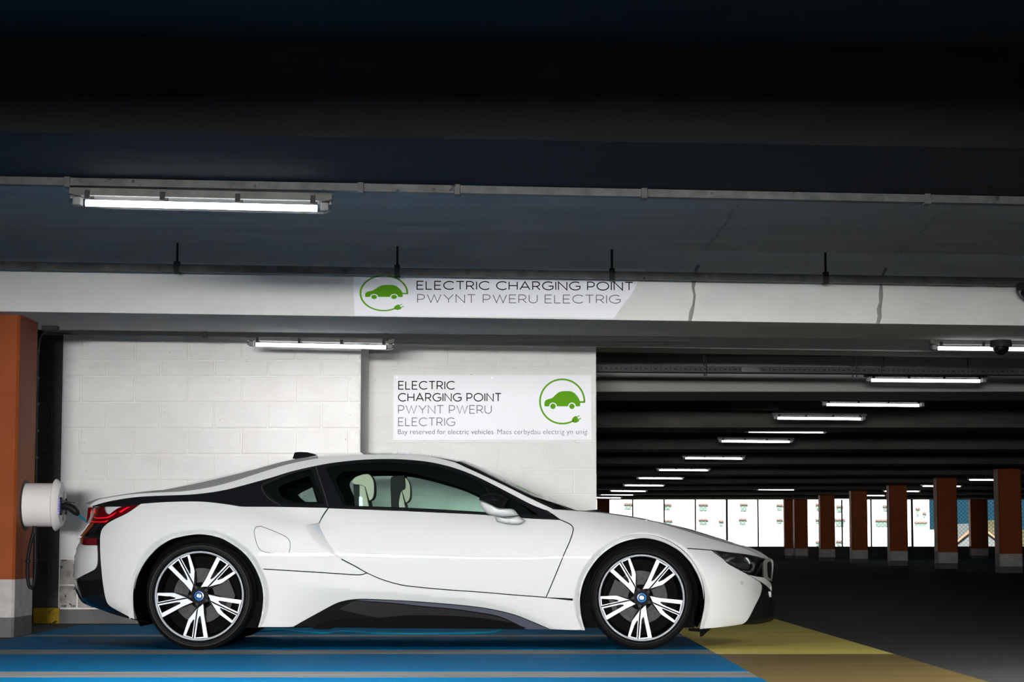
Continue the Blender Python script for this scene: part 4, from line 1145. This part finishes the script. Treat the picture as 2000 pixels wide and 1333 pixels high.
def on(parent, name, segs, m, push, fn=HW, depth=0.006, grid=4):
    panel(name, segs, fn, m, parent=parent, push=push, depth=depth, grid=grid, far=False)
    panel(name, segs, fn, m, parent=(hlf if parent is hl else parent), push=push, depth=depth, grid=grid, far=False) if parent is hl else None
on(hl, 'light_guide', [[(1416, 1096.5), (1420, 1093), (1427, 1089.8), (1435, 1089)], [(1435, 1089), (1434, 1091.5), (1427, 1094), (1421.5, 1098)], [(1421.5, 1098), (1416, 1096.5)]], M['lampsilver'], 0.0)
on(hl, 'light_guide', [[(1466, 1099.5), (1472, 1099), (1475, 1104), (1472, 1113), (1466, 1119)], [(1466, 1119), (1450, 1116.5)], [(1450, 1116.5), (1451, 1114.5), (1464, 1116.5), (1468, 1111), (1470, 1105), (1466, 1099.5)]], M['lampsilver'], 0.0)
on(hl, 'lens_pod', [[(1410, 1084), (1422, 1083), (1420, 1088), (1412, 1091)], [(1412, 1091), (1410, 1084)]], M['disc'], -0.001)
on(hl, 'lens_pod', [[(1438, 1101), (1452, 1099), (1462, 1102), (1463, 1111), (1452, 1112.5), (1440, 1107.5), (1438, 1101)]], M['skirt_insert'], -0.001)
panel('parking_sensor', [arc(1449.3, 1139.3, 2.2, 3.0, 0, 345, 20)], HW, M['disc'], push=0.0008, depth=0.002, grid=None, step=2)
panel('parking_sensor', [arc(1449.3, 1139.3, 1.6, 2.3, 0, 345, 20)], HW, M['paint'], push=0.0014, depth=0.002, grid=None, step=2)
# twin grilles
M['grillemetal'] = mat('satin_metal', (0.42, 0.41, 0.38), 0.3, 0.4)
gr = []
for nm, seg, m, pu in (('grille_frame', [[(1491, 1100), (1493, 1095.5), (1499, 1092), (1505, 1091.5), (1509.5, 1096), (1510.5, 1104), (1509.5, 1120), (1507.5, 1136)], [(1507.5, 1136), (1500, 1133.5), (1492.5, 1129), (1491.5, 1115), (1491, 1100)]], M['grillemetal'], 0.008),):
    gr = panel(nm, seg, HW, m, push=pu, grid=3, depth=0.03)
panel('grille_opening', [[(1498.5, 1101), (1501, 1098), (1505, 1097.5), (1507, 1102), (1506.5, 1120), (1505.2, 1131.5)], [(1505.2, 1131.5), (1501, 1129), (1499, 1118), (1498.5, 1101)]], HW, M['mblack'], push=0.011, grid=3, depth=0.004)
# number plate and nose centre between the two sides
nx = 1.686
MB().chbox(nx - 0.02 + 0.6, nx + 0.014 + 0.6, -0.26, 0.26, Zat(1166, .1), Zat(1155, .1), 0.004).build('number_plate', M['plate'], car)
MB().box(1.35 + 0.6, 1.62 + 0.6, -0.30, 0.30, Zat(1213, .1), Zat(1138, .1)).build('bumper_core', M['under'], car)

# ---- rear end
panel('rear_bumper', [[(152, 1052), (157.5, 1051)], [(157.5, 1051), (160, 1064.5), (189.6, 1066)], [(189.6, 1066), (190.6, 1085), (190.4, 1099), (188, 1108), (183.2, 1114), (162.8, 1124.4), (144.5, 1134)], [(144.5, 1134), (141, 1131), (143.5, 1116), (142.6, 1091), (145.6, 1076), (151.6, 1063), (152, 1052)]], HW, M['paint'], push=-0.004, grid=4)
panel('rear_reflector', [[(157.7, 1050.8), (174, 1051.5), (189, 1053)], [(189, 1053), (190.2, 1065)], [(190.2, 1065), (175, 1064.6), (160.3, 1063.8)], [(160.3, 1063.8), (157.7, 1050.8)]], HW, M['reddeep'], push=0.0, grid=4)
panel('rear_diffuser', [[(144.5, 1135.5), (163, 1126.5), (183.5, 1116), (190, 1109), (192, 1098), (191.5, 1053)], [(191.5, 1053), (194.2, 1053), (195, 1087), (197, 1115.6), (200, 1144), (204.6, 1169), (211.5, 1183), (226, 1193), (250, 1205), (262, 1210)], [(262, 1210), (290, 1216), (262, 1211.5), (216.4, 1199), (198.5, 1192.5), (173, 1183.5), (159, 1175.4), (148, 1155), (144.5, 1135.5)]], HW, M['gblack'], push=-0.012, grid=4, depth=0.05)
panel('tail_panel', [[(171.5, 1023), (205, 1024), (196, 1037), (193.2, 1051.5)], [(193.2, 1051.5), (180.4, 1049.5), (155.5, 1048)], [(155.5, 1048), (158.6, 1041.9), (165.7, 1032.4), (171.5, 1023)]], HW, M['gblack'], push=-0.006, grid=4)
tl, tlf = panel('tail_light', [[(172, 992), (203.5, 989.9)], [(203.5, 989.9), (204.6, 995.6), (207.7, 1003), (213, 1005.6), (219, 1001), (229.8, 993.5), (240, 989.9), (254, 988.8), (272, 986.6)], [(272, 986.6), (256, 997.2), (235, 1008), (219.3, 1014.5), (212, 1019), (205.6, 1024)], [(205.6, 1024), (172, 1023)], [(172, 1023), (169, 1020.8), (170.5, 1006), (172, 992)]], HW, M['redlamp'], push=-0.006, grid=4)
for seg in ([[(176, 1017), (182, 1019), (200, 1019), (212, 1016.5)], [(212, 1016.5), (208, 1020), (200, 1021), (181, 1020.5), (176, 1017)]],
            [[(183, 1009.5), (187, 1011.6), (205, 1010.6), (215, 1007.5), (228, 1000)], [(228, 1000), (222, 1006.5), (214, 1011), (205, 1013), (188, 1013.6), (183, 1009.5)]],
            [[(232, 1000), (248, 991.5), (254, 990.5)], [(254, 990.5), (244, 996.5), (236, 1002), (232, 1000)]],
            [[(183, 1003), (184, 996), (186, 994.5)], [(186, 994.5), (186, 1003), (184, 1004), (183, 1003)]],
            [[(176.5, 1003), (178, 996), (179.5, 995)], [(179.5, 995), (178.5, 1003), (177.5, 1005), (176.5, 1003)]]):
    a = panel('light_guide', seg, HW, M['redglow'], parent=tl, push=-0.0035, grid=3, depth=0.002, far=False)
    b = a.copy(); COL.objects.link(b); b.parent = tlf
panel('tail_infill', [[(204.5, 990.5), (240, 990.3)], [(240, 990.3), (229.8, 994), (219, 1001.5), (213, 1005.2), (208, 1002.6), (205, 995.6), (204.5, 990.5)]], HW, M['paint'], push=-0.05, grid=3, depth=0.01)
# middle of the tail between the two sides
v, f = [], []
zz = [Zat(p, .35) for p in (990, 1000, 1012, 1022, 1035, 1048, 1063, 1076, 1091, 1116, 1133, 1155, 1175, 1188)]
for z in zz:
    for s in (-0.4, -0.2, 0, 0.2, 0.4):
        v.append((float(XT(z)) + 0.035 - 0.03 * (1 - (s / 0.4) ** 2) + 0.6, s, z))
f = [(i * 5 + k, i * 5 + k + 1, i * 5 + 6 + k, i * 5 + 5 + k) for i in range(len(zz) - 1) for k in range(4)]
mesh_obj('tail_centre', v, f, M['gblack'], car, smooth=True)
q = XT(Zat(1034, .3)); 
MB().lathe([(0.0, -0.012), (0.035, -0.010), (0.040, 0.0)], 'x', 24, (float(q) + 0.6 + 0.008, 0, Zat(1034, .1))).build('badge', M['badge_blue'], car, smooth=True)

# ---- greenhouse
RAIL_LOW = [(177.5, 989.8), (188, 986.6), (206, 981.5), (230.7, 976.5), (266, 971.5), (301.7, 969.3), (337, 968), (372.7, 966.5), (408, 962.8), (443.7, 956.6), (479, 947.5), (508, 939.5), (533, 932.4), (568.7, 921.5), (616.7, 910.5), (657.5, 903.5), (710.7, 898.3), (764, 897), (810, 899.5), (847.5, 904.5), (885, 913.8), (922.5, 927.5), (960, 945.5), (997.5, 965), (1035, 984.5), (1064, 996.5)]
RAIL_UP = [(176.5, 986.5), (191.7, 977), (213, 972.6), (248.5, 966.8), (284, 963.8), (320, 962.2), (355, 960.5), (390.5, 956), (426, 948.8), (461.5, 939), (497, 927.5), (520, 920), (567, 906.5), (622, 895.5), (657, 891.5), (710, 888.6), (764, 888), (810, 889.5), (835, 892), (860, 896.6), (890, 904.5), (910, 913.8), (935, 925), (985, 948.8), (1035, 973.8), (1080, 995)]
panel('roof_rail', [RAIL_LOW, [(1064, 996.5), (1080, 995)], RAIL_UP[::-1], [(176.5, 986.5), (177.5, 989.8)]], GW, M['paint'], grid=5, depth=0.02)
DOOR_GLASS = [[(636, 914.6), (671.5, 988)], [(671.5, 988), (765, 991), (850, 995), (935, 1000), (1000, 1004), (1052, 1006.5)], [(1052, 1006.5), (1000, 974), (960, 952.5), (925, 936.5), (890, 923), (850, 912.5), (810, 907), (760, 904.5), (710, 905.5), (660, 910), (636, 914.6)]]
QUARTER = [[(516, 950.5), (530, 943.5), (560, 931), (590, 921.5), (607, 917.5)], [(607, 917.5), (634, 984.5)], [(634, 984.5), (585, 984.5), (552, 983.5)], [(552, 983.5), (530, 972), (516, 957), (516, 950.5)]]
panel('window_surround', [[(184, 990), (203.5, 990.4), (250.8, 989.4), (275, 985.6), (330, 981), (372, 980), (410, 981.4), (443, 986), (465, 989.8), (547, 991), (641.5, 993.4), (764, 997.6), (870, 1002.2), (941, 1005.8), (1024, 1012.5), (1093.5, 1016)], [(1093.5, 1016), (1064, 997)], RAIL_LOW[::-1]], GW, M['gblack'], push=-0.004, holes=[DOOR_GLASS, QUARTER], grid=7, depth=0.02)
panel('side_window', DOOR_GLASS, GW, M['glass'], push=-0.008, grid=10, depth=0)
panel('quarter_window', QUARTER, GW, M['glass'], push=-0.008, grid=10, depth=0)
# frame line round the quarter window and the pillar seam
def strip(name, pts, wdt, fn, m, push, parent=None):
    c = catmull(pts, 3); L_, R_ = [], []
    for i in range(len(c)):
        a, b = c[max(0, i - 1)], c[min(len(c) - 1, i + 1)]
        d = (b[0] - a[0], b[1] - a[1]); l = math.hypot(*d) or 1
        L_.append((c[i][0] - d[1] / l * wdt / 2, c[i][1] + d[0] / l * wdt / 2)); R_.append((c[i][0] + d[1] / l * wdt / 2, c[i][1] - d[0] / l * wdt / 2))
    return panel(name, [L_, [L_[-1], R_[-1]], R_[::-1], [R_[0], L_[0]]], fn, m, push=push, grid=None, depth=0.003, parent=parent)
strip('pillar_seam', [(616.5, 912), (625, 938), (634, 966), (640.5, 990)], 2.6, GW, M['skirt_insert'], 0.001)
strip('window_seal', [(549, 989), (522, 972), (510.5, 953), (512, 947.5), (540, 935), (575, 922.5), (608, 915)], 1.6, GW, M['skirt_insert'], 0.001)
strip('belt_moulding', [(643, 990.8), (764, 995.4), (870, 1000), (941, 1003.6), (1024, 1010.5), (1090, 1014.6)], 2.2, GW, M['mblack'], 0.006)
strip('mirror_divider', [(944, 946.5), (950, 955), (957, 968)], 3.4, GW, M['mblack'], -0.003)
# inner lining with its openings (far side, mirrored to the near side)
def GIN(X, Z): return GW(X, Z) - 0.045
FAR_OPEN = [[(683, 948), (684.5, 942), (691, 936), (702, 932), (730, 931), (764, 930.5), (802, 932.5), (835, 938.8), (872, 948.8), (910, 961), (950, 980), (988, 1002)], [(988, 1002), (988, 1008), (706, 1008)], [(706, 1008), (697.6, 982), (686, 958), (683, 948)]]
FAR_Q = [[(582, 967.5), (588, 963), (610.5, 952.5)], [(610.5, 952.5), (619.5, 981.2)], [(619.5, 981.2), (598, 981), (584, 970), (582, 967.5)]]
LIN = [[(500, 992), (520, 955), (560, 936), (620, 917), (700, 906), (800, 906), (880, 921), (950, 950), (1010, 985), (1040, 1010)], [(1040, 1010), (1040, 1018), (500, 1012), (500, 992)]]
panel('inner_lining', LIN, GIN, M['lining'], holes=[FAR_OPEN, FAR_Q], side=1, grid=12, depth=0.02, far=False)
def nearer(segs, k=1.083): return [[(CX + (p[0] - CX) * k, HOR + (p[1] - HOR) * k) for p in s_] for s_ in segs]
QN = [[(545, 952), (560, 944), (590, 934.5), (605, 930)], [(605, 930), (624, 981)], [(624, 981), (575, 981)], [(575, 981), (552, 972), (545, 960), (545, 952)]]
panel('inner_lining', nearer(LIN, 1.06), GIN, M['lining'], holes=[nearer(FAR_OPEN), QN], grid=12, depth=0.02, far=False)

# ---- roof, screens and bonnet, spanning from side to side
def curve3(pts, fn, n, hw=None):
    c = catmull(pts, 2.0); d = [0]
    for a, b in zip(c[:-1], c[1:]): d.append(d[-1] + math.dist(a, b))
    out = []
    for i in range(n):
        t = d[-1] * i / (n - 1)
        k = min(max(int(np.searchsorted(d, t)) - 1, 0), len(c) - 2)
        u = (t - d[k]) / max(d[k + 1] - d[k], 1e-9)
        out.append((c[k][0] + (c[k + 1][0] - c[k][0]) * u, c[k][1] + (c[k + 1][1] - c[k][1]) * u))
    pv = np.array(out)
    if hw is None:
        return lift(pv, fn)[0]
    X, Z = U(pv[:, 0], pv[:, 1], YC - hw)
    return np.stack([X, np.full(n, YC - hw), Z], 1)
def span(name, E, C, m, ns=24, s0=0.0, s1=1.0, pw=2.0, both=False, dz=0.0, mats=None):
    """sheet from edge curve E to centre curve C and mirrored; s0..s1 picks a strip of it"""
    n = len(E); v = []
    ss = [-1 + 2 * i / ns for i in range(ns + 1)] if s0 == 0 else None
    def pt(i, s):
        k = abs(s) ** pw
        x = C[i][0] + (E[i][0] - C[i][0]) * k; z = C[i][2] + (E[i][2] - C[i][2]) * k
        return (x + 0.6, s * (YC - E[i][1]), z + dz)
    def sheet(a, b, nn, nm):
        ss = [a + (b - a) * j / nn for j in range(nn + 1)]
        v = [pt(i, s) for i in range(n) for s in ss]
        k = nn + 1
        f = [(i * k + j, (i + 1) * k + j, (i + 1) * k + j + 1, i * k + j + 1) for i in range(n - 1) for j in range(nn)]
        o = mesh_obj(nm, v, f, m, car, smooth=True)
        return o
    if s0 == 0: return [sheet(-s1, s1, ns, name)]
    return [sheet(-s1, -s0, ns // 2, name), sheet(s0, s1, ns // 2, name)]
SIL = [(168, 984), (191.7, 976), (213, 972), (248.5, 966), (284, 961), (319.5, 957), (355, 947.5), (390.5, 938.5), (426, 930), (461.5, 922), (497, 914), (520, 908), (567, 896.5), (622, 889.2), (657.5, 885.6), (693, 883.8), (728.5, 883), (764, 882.8), (799.5, 883.8), (835, 886.5), (870.5, 891.5), (906, 899)]
E = curve3([p for p in RAIL_UP if p[0] <= 320], GW, 14); C = curve3(SIL[:6], None, 14, hw=0.12)
span('rear_deck', E, C, M['paint'])
E = curve3([p for p in RAIL_UP if 320 <= p[0] <= 622], GW, 20); C = curve3(SIL[5:14], None, 20, hw=0.12)
span('rear_window', E, C, M['gblack'], s1=0.62)
span('roof_flank', E, C, M['paint'], s0=0.62)
E = curve3([p for p in RAIL_UP if 622 <= p[0] <= 890] , GW, 20); C = curve3(SIL[13:] , None, 20, hw=0.12)
span('roof', E, C, M['gblack'])
E_ = curve3([(890, 904.5), (910, 913.8), (935, 925), (985, 948.8), (1035, 973.8), (1080, 995)], GW, 20); C_ = curve3([(906, 899), (941.5, 913), (971, 926.5), (1006.5, 942.5), (1042, 958.5), (1077.5, 974.5), (1113, 990.2), (1131, 998.3)], None, 20, hw=0.12)
span('windscreen', E_, C_, M['dglass'])
strip('screen_seal', [(893, 904), (910, 912), (935, 923.3), (985, 947), (1035, 972), (1078, 993)], 1.8, GW, M['gblack'], 0.004)
# bonnet
E = curve3(FEND_TOP[1:], HW, 40); C = curve3([(1131, 998.5), (1165, 1000), (1200, 1004), (1245, 1011), (1290, 1020), (1340, 1031), (1379, 1042), (1408, 1051), (1427.8, 1057.5), (1447, 1064.2), (1467, 1070), (1484, 1077), (1496, 1083.5), (1506, 1091)], None, 40, hw=0.12)
span('bonnet', E[:15], C[:15], M['paint'])
span('bonnet', E[14:34], C[14:34], M['paint'], s0=0.80)
span('bonnet_insert', E[14:34], C[14:34], M['gblack'], s1=0.80, dz=-0.002)
span('bonnet', E[33:], C[33:], M['paint'])
for s in (-0.5, 0.5):
    MB().tube([(0.62 + 0.6 - 0.15, s * 0.6, Zat(997.5, .4) - 0.01), (0.62 + 0.6 - 0.05, s * 0.9, Zat(998.2, .4))], 0.008, 6).build('wiper', M['mblack'], car)

# ---- headliner, floor pan, wheel wells
MB().box(-2.15 + 0.6, 1.15 + 0.6, -0.78, 0.78, 0.135, 0.30).build('floor_pan', M['under'], car)
MB().box(-1.75 + 0.6, -1.45 + 0.6, -0.68, 0.68, 0.3, 0.84).build('bulkhead', M['lining'], car)
MB().box(0.05 + 0.6, 0.5 + 0.6, -0.70, 0.70, 0.3, 0.80).build('dashboard', M['lining'], car)
for s in (-1, 1):
    MB().box(-1.5 + 0.6, 0.3 + 0.6, s * 0.76 - 0.02, s * 0.76 + 0.02, 0.3, 0.845).build('door_card', M['lining'], car)
    for (cx, cy), r in (((388, 1164), 0.41), ((1253, 1168), 0.395)):
        c = P3(cx, cy, YC - 0.9)
        mb = MB(); n = 40
        v, f = [], []
        for y in (0.905, 0.42):
            for k in range(n + 1):
                a = math.radians(-28 + (180 + 56) * k / n)
                v.append((c.x + 0.6 + r * math.cos(a), s * y, c.z + r * math.sin(a)))
        f = [(k, k + 1, n + 2 + k, n + 1 + k) for k in range(n)] + [tuple(range(n + 1, 2 * n + 2))]
        mb.add(v, f).build('wheel_well', M['under'], car)

# ---- antenna fin
fin = [(566.8, 897.8), (571.6, 892), (573.3, 886), (574.7, 881), (580, 879.9), (586, 879.6), (600, 880.3), (612.5, 883.3), (625.7, 888.6), (612, 892.5), (590, 896)]
fp = [U(*p, YC - 0.03) for p in fin]
mb = MB(); n = len(fp)
cz_ = min(p[1] for p in fp)
v = [(p[0] + 0.6, -0.012 - 0.03 * max(0, 1 - (p[1] - cz_) / 0.05), p[1] - 0.012) for p in fp] + [(p[0] + 0.6, 0.012 + 0.03 * max(0, 1 - (p[1] - cz_) / 0.05), p[1] - 0.012) for p in fp]
mb.add(v, [tuple(range(n)), tuple(range(2 * n - 1, n - 1, -1))] + [(i, n + i, n + (i + 1) % n, (i + 1) % n) for i in range(n)])
mb.build('antenna_fin', M['gblack'], car, auto=50)

# ---- door mirrors
M['mirrorblack'] = mat('mirror_black', (0.004, 0.004, 0.005), 0.4, spec=0.05, coat=0.08)
def shell(name, poly, y0, y1, bulge, m, parent, rows=7):
    """rounded body: outline in photo points, shrunk towards both ends of its width"""
    c = np.array([U(*p, YC - 0.98) for p in poly]); cen = c.mean(0)
    v, f = [], []; n = len(poly)
    for i in range(rows):
        t = -1 + 2 * i / (rows - 1)
        k = math.sqrt(max(0.0, 1 - (abs(t) ** 2.6))) * (1 - bulge) + bulge
        y = y0 + (y1 - y0) * i / (rows - 1)
        v += [(cen[0] + (p[0] - cen[0]) * k + 0.6, y, cen[1] + (p[1] - cen[1]) * k) for p in c]
    f = [(i * n + k, i * n + (k + 1) % n, (i + 1) * n + (k + 1) % n, (i + 1) * n + k) for i in range(rows - 1) for k in range(n)]
    f += [tuple(range(n - 1, -1, -1)), tuple((rows - 1) * n + k for k in range(n))]
    return MB().add(v, f).build(name, m, parent, auto=60)
for s in (-1, 1):
    cap = ring_of([[(935.3, 977.5), (936.5, 973), (942, 968.5), (955, 965), (970, 965), (985, 971), (992.5, 977.5)], [(992.5, 977.5), (991, 982), (987.5, 990), (986, 994)], [(986, 994), (972, 991.5), (957.5, 984.5), (947.5, 981), (935.3, 977.5)]], 3)
    o = shell('mirror_cap', cap, -1.10, -0.88, 0.10, M['mirrorblack'], car, rows=13)
    arm = ring_of([[(936, 979.5), (947.5, 981.5), (957.5, 985.5), (972, 992.5), (985, 994), (1002.5, 995.5), (1013.8, 1007.5)], [(1013.8, 1007.5), (1000, 1009.5), (983, 1010.5), (966, 1008.6)], [(966, 1008.6), (956, 1006), (947.5, 1001), (938.8, 990), (936, 979.5)]], 3)
    a = shell('mirror_housing', arm, -1.105, -0.88, 0.25, M['paint'], car, rows=11)
    foot = ring_of([[(966, 1009), (983, 1011), (1000, 1010), (1013.8, 1008)], [(1013.8, 1008), (1026, 1017.5)], [(1026, 1017.5), (1020, 1022.5), (1010, 1025.5), (985, 1023.8), (970, 1018.8)], [(970, 1018.8), (966, 1009)]], 3)
    b = shell('mirror_foot', foot, -1.02, -0.82, 0.35, M['paint'], car, rows=11)
    if s > 0:
        for q in (o, a, b): q.scale = (1, -1, 1)

# ---- seats
def seat(dx, y, dark):
    def pr(pts, wd, name, m, round_=0.03):
        c = [(U(*p, 14.08)[0] + 0.6 + dx, U(*p, 14.08)[1]) for p in ring_of(pts, 3)]
        mb = MB(); mb.prism(c, y - wd / 2, y + wd / 2)
        o = mb.build(name, m, car, auto=50)
        md = o.modifiers.new('round', 'BEVEL'); md.width = round_; md.segments = 3; md.limit_method = 'ANGLE'; md.angle_limit = math.radians(60)
        return o
    pr([[(691.5, 940), (695.5, 934.6), (707, 929.8), (720.7, 927.7), (727.5, 932.5), (732.2, 944), (732.8, 965), (729.5, 975.5), (723.8, 979.2)], [(723.8, 979.2), (720.5, 968), (716, 955), (710, 949.5), (700, 948), (693, 946.5), (691.5, 940)]], 0.27, 'headrest', M['leather'])
    if dark:
        pr([[(694, 948), (694.5, 932), (700, 926), (722, 924)], [(722, 924), (723, 950), (716, 956), (712, 985), (722, 1040)], [(722, 1040), (700, 1040), (694, 948)]], 0.43, 'seat_cover', M['seat_dark'])
    pr([[(706, 949), (716, 952)], [(716, 952), (721, 975), (727, 1000), (745, 1050), (760, 1085)], [(760, 1085), (725, 1085)], [(725, 1085), (713, 1020), (706.5, 985), (706, 949)]], 0.40, 'backrest', M['leather'])
    pr([[(694, 947.5), (706, 949)], [(706, 949), (706.5, 985), (713, 1020), (725, 1085)], [(725, 1085), (708, 1085)], [(708, 1085), (700, 1010), (697, 985), (694, 947.5)]], 0.42, 'seat_shell', M['seat_dark'])
    pr([[(705.5, 972.5), (709, 971.5), (712, 974)], [(712, 974), (714, 1004)], [(714, 1004), (705.5, 1004)], [(705.5, 1004), (705.5, 972.5)]], 0.425, 'seat_hinge', M['alloy'], 0.004)
seat(0.0, -0.36, False)
seat(0.20, 0.36, True)

# ---- wheels
def spoke_mesh(R):
    """one forked spoke: two machined blades with a dark groove between them"""
    k = R
    def S(pts): return [(x * k, -y * k) for x, y in pts]
    left = [(-.046, .285), (-.064, .335), (-.138, .955), (-.36, .90), (-.258, .578), (-.232, .515)]
    lw = [(-.105, .53), (-.133, .53), (-.196, .63), (-.205, .66), (-.295, .885), (-.155, .925)]
    right = [(.088, .18), (.112, .43), (.205, .94), (-.112, .957), (-.030, .335), (-.022, .275)]
    rw = [(.005, .455), (.018, .445), (.035, .46), (.107, .915), (-.075, .93), (-.022, .52)]
    mb = MB()
    mb.prism(S(left), 0.0, 0.03, 0, 1, holes=[S(lw)])
    mb.prism(S(right), -0.002, 0.03, 0, 1, holes=[S(rw)])
    return mb
def wheel(px, py, yf, R, RT, rot, name):
    c = P3(px, py, yf)
    wl_ = empty(name, c - ORG); wl_.parent = car
    wd = 0.215
    # tyre
    prof = [(R * 0.985, 0.012), (R * 1.005, 0.0), (R * 1.03, -0.006), (R * 1.10, -0.014), (RT * 0.93, -0.013), (RT * 0.965, -0.004), (RT * 0.985, 0.010), (RT * 0.992, 0.022), (RT, 0.040)]
    g = []
    for y in (0.055, 0.09, 0.125, 0.16):
        g += [(RT, y - 0.006), (RT - 0.007, y - 0.005), (RT - 0.007, y + 0.004), (RT, y + 0.005)]
    prof += g + [(RT, 0.175), (RT * 0.985, 0.205), (RT * 0.93, 0.228), (R * 1.02, 0.22), (R * 0.95, 0.20)]
    MB().lathe(prof, 'y', 96).build('tyre', M['rubber'], wl_, auto=30)
    MB().lathe([(RT * 0.90, -0.0135), (RT * 0.90 - 0.004, -0.0155), (RT * 0.885 - 0.004, -0.0155), (RT * 0.885 - 0.008, -0.0135)], 'y', 96).build('sidewall_ridge', M['rubber'], wl_, auto=30)
    # rim
    MB().lathe([(R * 1.0, 0.010), (R * 1.0, -0.004), (R * 0.985, -0.006), (R * 0.968, -0.003), (R * 0.958, 0.003)], 'y', 96).build('rim_flange', M['alloy'], wl_, auto=30)
    MB().lathe([(R * 0.952, 0.002), (R * 0.93, 0.03), (R * 0.90, 0.06), (R * 0.88, 0.19)], 'y', 72).build('rim_barrel', M['rimblack'], wl_, auto=30)
    for i in range(5):
        o = spoke_mesh(R).build('spoke', M['alloy'], wl_, mats=[M['alloy'], M['rimblack']])
        o.rotation_euler = (0, math.radians(72 * i + rot), 0)
        o.location = (0, 0.006, 0)
        for pol in o.data.polygons:
            pass
        b = MB(); b.prism([(x * R, -y * R) for x, y in ((.10, .12), (.13, .42), (.09, .62), (-.03, .60), (-.20, .62), (-.235, .50), (-.05, .22), (0.0, .12))], 0.012, 0.05)
        q = b.build('spoke_back', M['rimblack'], o)
    MB().lathe([(0.0, 0.002), (R * 0.20, 0.004), (R * 0.23, 0.018), (R * 0.22, 0.06)], 'y', 40).build('hub', M['rimblack'], wl_, auto=30)
    for i in range(5):
        a = math.radians(72 * i + 40)
        MB().lathe([(0.0, -0.002), (0.010, -0.002), (0.012, 0.004), (0.012, 0.02)], 'y', 6, (R * 0.20 * math.cos(a), 0.0, R * 0.20 * math.sin(a))).build('wheel_bolt', M['rod'], wl_)
    # centre cap with the quartered roundel
    r0 = R * 0.105
    cp = MB().lathe([(0.0, -0.010), (r0 * 0.72, -0.010), (r0 * 0.75, -0.011), (r0, -0.010), (r0 * 1.03, -0.004), (r0 * 1.03, 0.01)], 'y', 40).build('hub_cap', M['badge_blue'], wl_, auto=30)
    MB().lathe([(r0 * 0.50, -0.0112), (r0 * 0.74, -0.0112)], 'y', 40).build('badge_ring', M['mblack'], cp, fixn=False)
    for i in range(4):
        pts = [(0, 0)] + [(r0 * 0.50 * math.cos(a), r0 * 0.50 * math.sin(a)) for a in [math.radians(90 * i + 30 + 90 * j / 8) for j in range(9)]]
        MB().add([(p[0], -0.0115, p[1]) for p in pts], [tuple(range(len(pts)))]).build('badge_quarter', M['badge_white'] if i % 2 else M['badge_blue'], cp, fixn=False)
    # brake
    dk = MB().lathe([(R * 0.30, 0.085), (R * 0.62, 0.085), (R * 0.62, 0.11), (R * 0.30, 0.11)], 'y', 64).build('brake_disc', M['disc'], wl_, auto=30)
    mb = MB()
    for i in range(30):
        a = math.radians(12 * i); r = R * (0.38 + 0.07 * (i % 3))
        mb.lathe([(0.0, 0.0), (0.0035, 0.0)], 'y', 6, (r * math.cos(a), 0.0845, r * math.sin(a)))
    h = mb.build('vent_holes', M['print_black'], dk, fixn=False); h['kind'] = 'stuff'
    sgn = 1 if px < 700 else -1
    pts = [(R * rr * math.cos(math.radians(a)), R * rr * math.sin(math.radians(a))) for rr, a in [(0.40, -30), (0.40, 0), (0.40, 35), (0.74, 35), (0.78, 0), (0.74, -30)]]
    MB().prism([(p[0] * sgn, p[1]) for p in pts], 0.06, 0.13).build('brake_caliper', M['skirt_insert'], wl_)
    MB().lathe([(0.0, 0.10), (R * 0.9, 0.10)], 'y', 48).build('back_plate', M['under'], wl_, fixn=False).location.y = 0.06
    return wl_
wr_ = wheel(389.2, 1164.6, 13.515, 0.2775, 0.338, 0, 'wheel')
wf_ = wheel(1253.2, 1168.2, 13.53, 0.2685, 0.324, -2, 'wheel')
for q in (wr_, wf_):
    c = copy_tree(q, car)
    c.location.y = -q.location.y; c.scale = (1, -1, 1)
for q in car.children:
    if q.name.startswith('wheel') and q.type == 'EMPTY':
        # stand on the floor
        pass
# underside lips seen below the bumper
pts = [U(*p, YC - 0.75) for p in ((1345, 1228), (1366, 1228), (1390, 1227.5), (1382, 1234), (1372, 1243.5), (1367.5, 1244), (1367, 1235), (1345, 1233))]
for s in (-1, 1):
    MB().prism([(p[0] + 0.6, p[1]) for p in pts], s * 0.75 - 0.012, s * 0.75 + 0.012).build('air_deflector', M['under'], car)
tag(car, 'white two-door sports coupe with black sill and window trim, parked side-on', 'car')
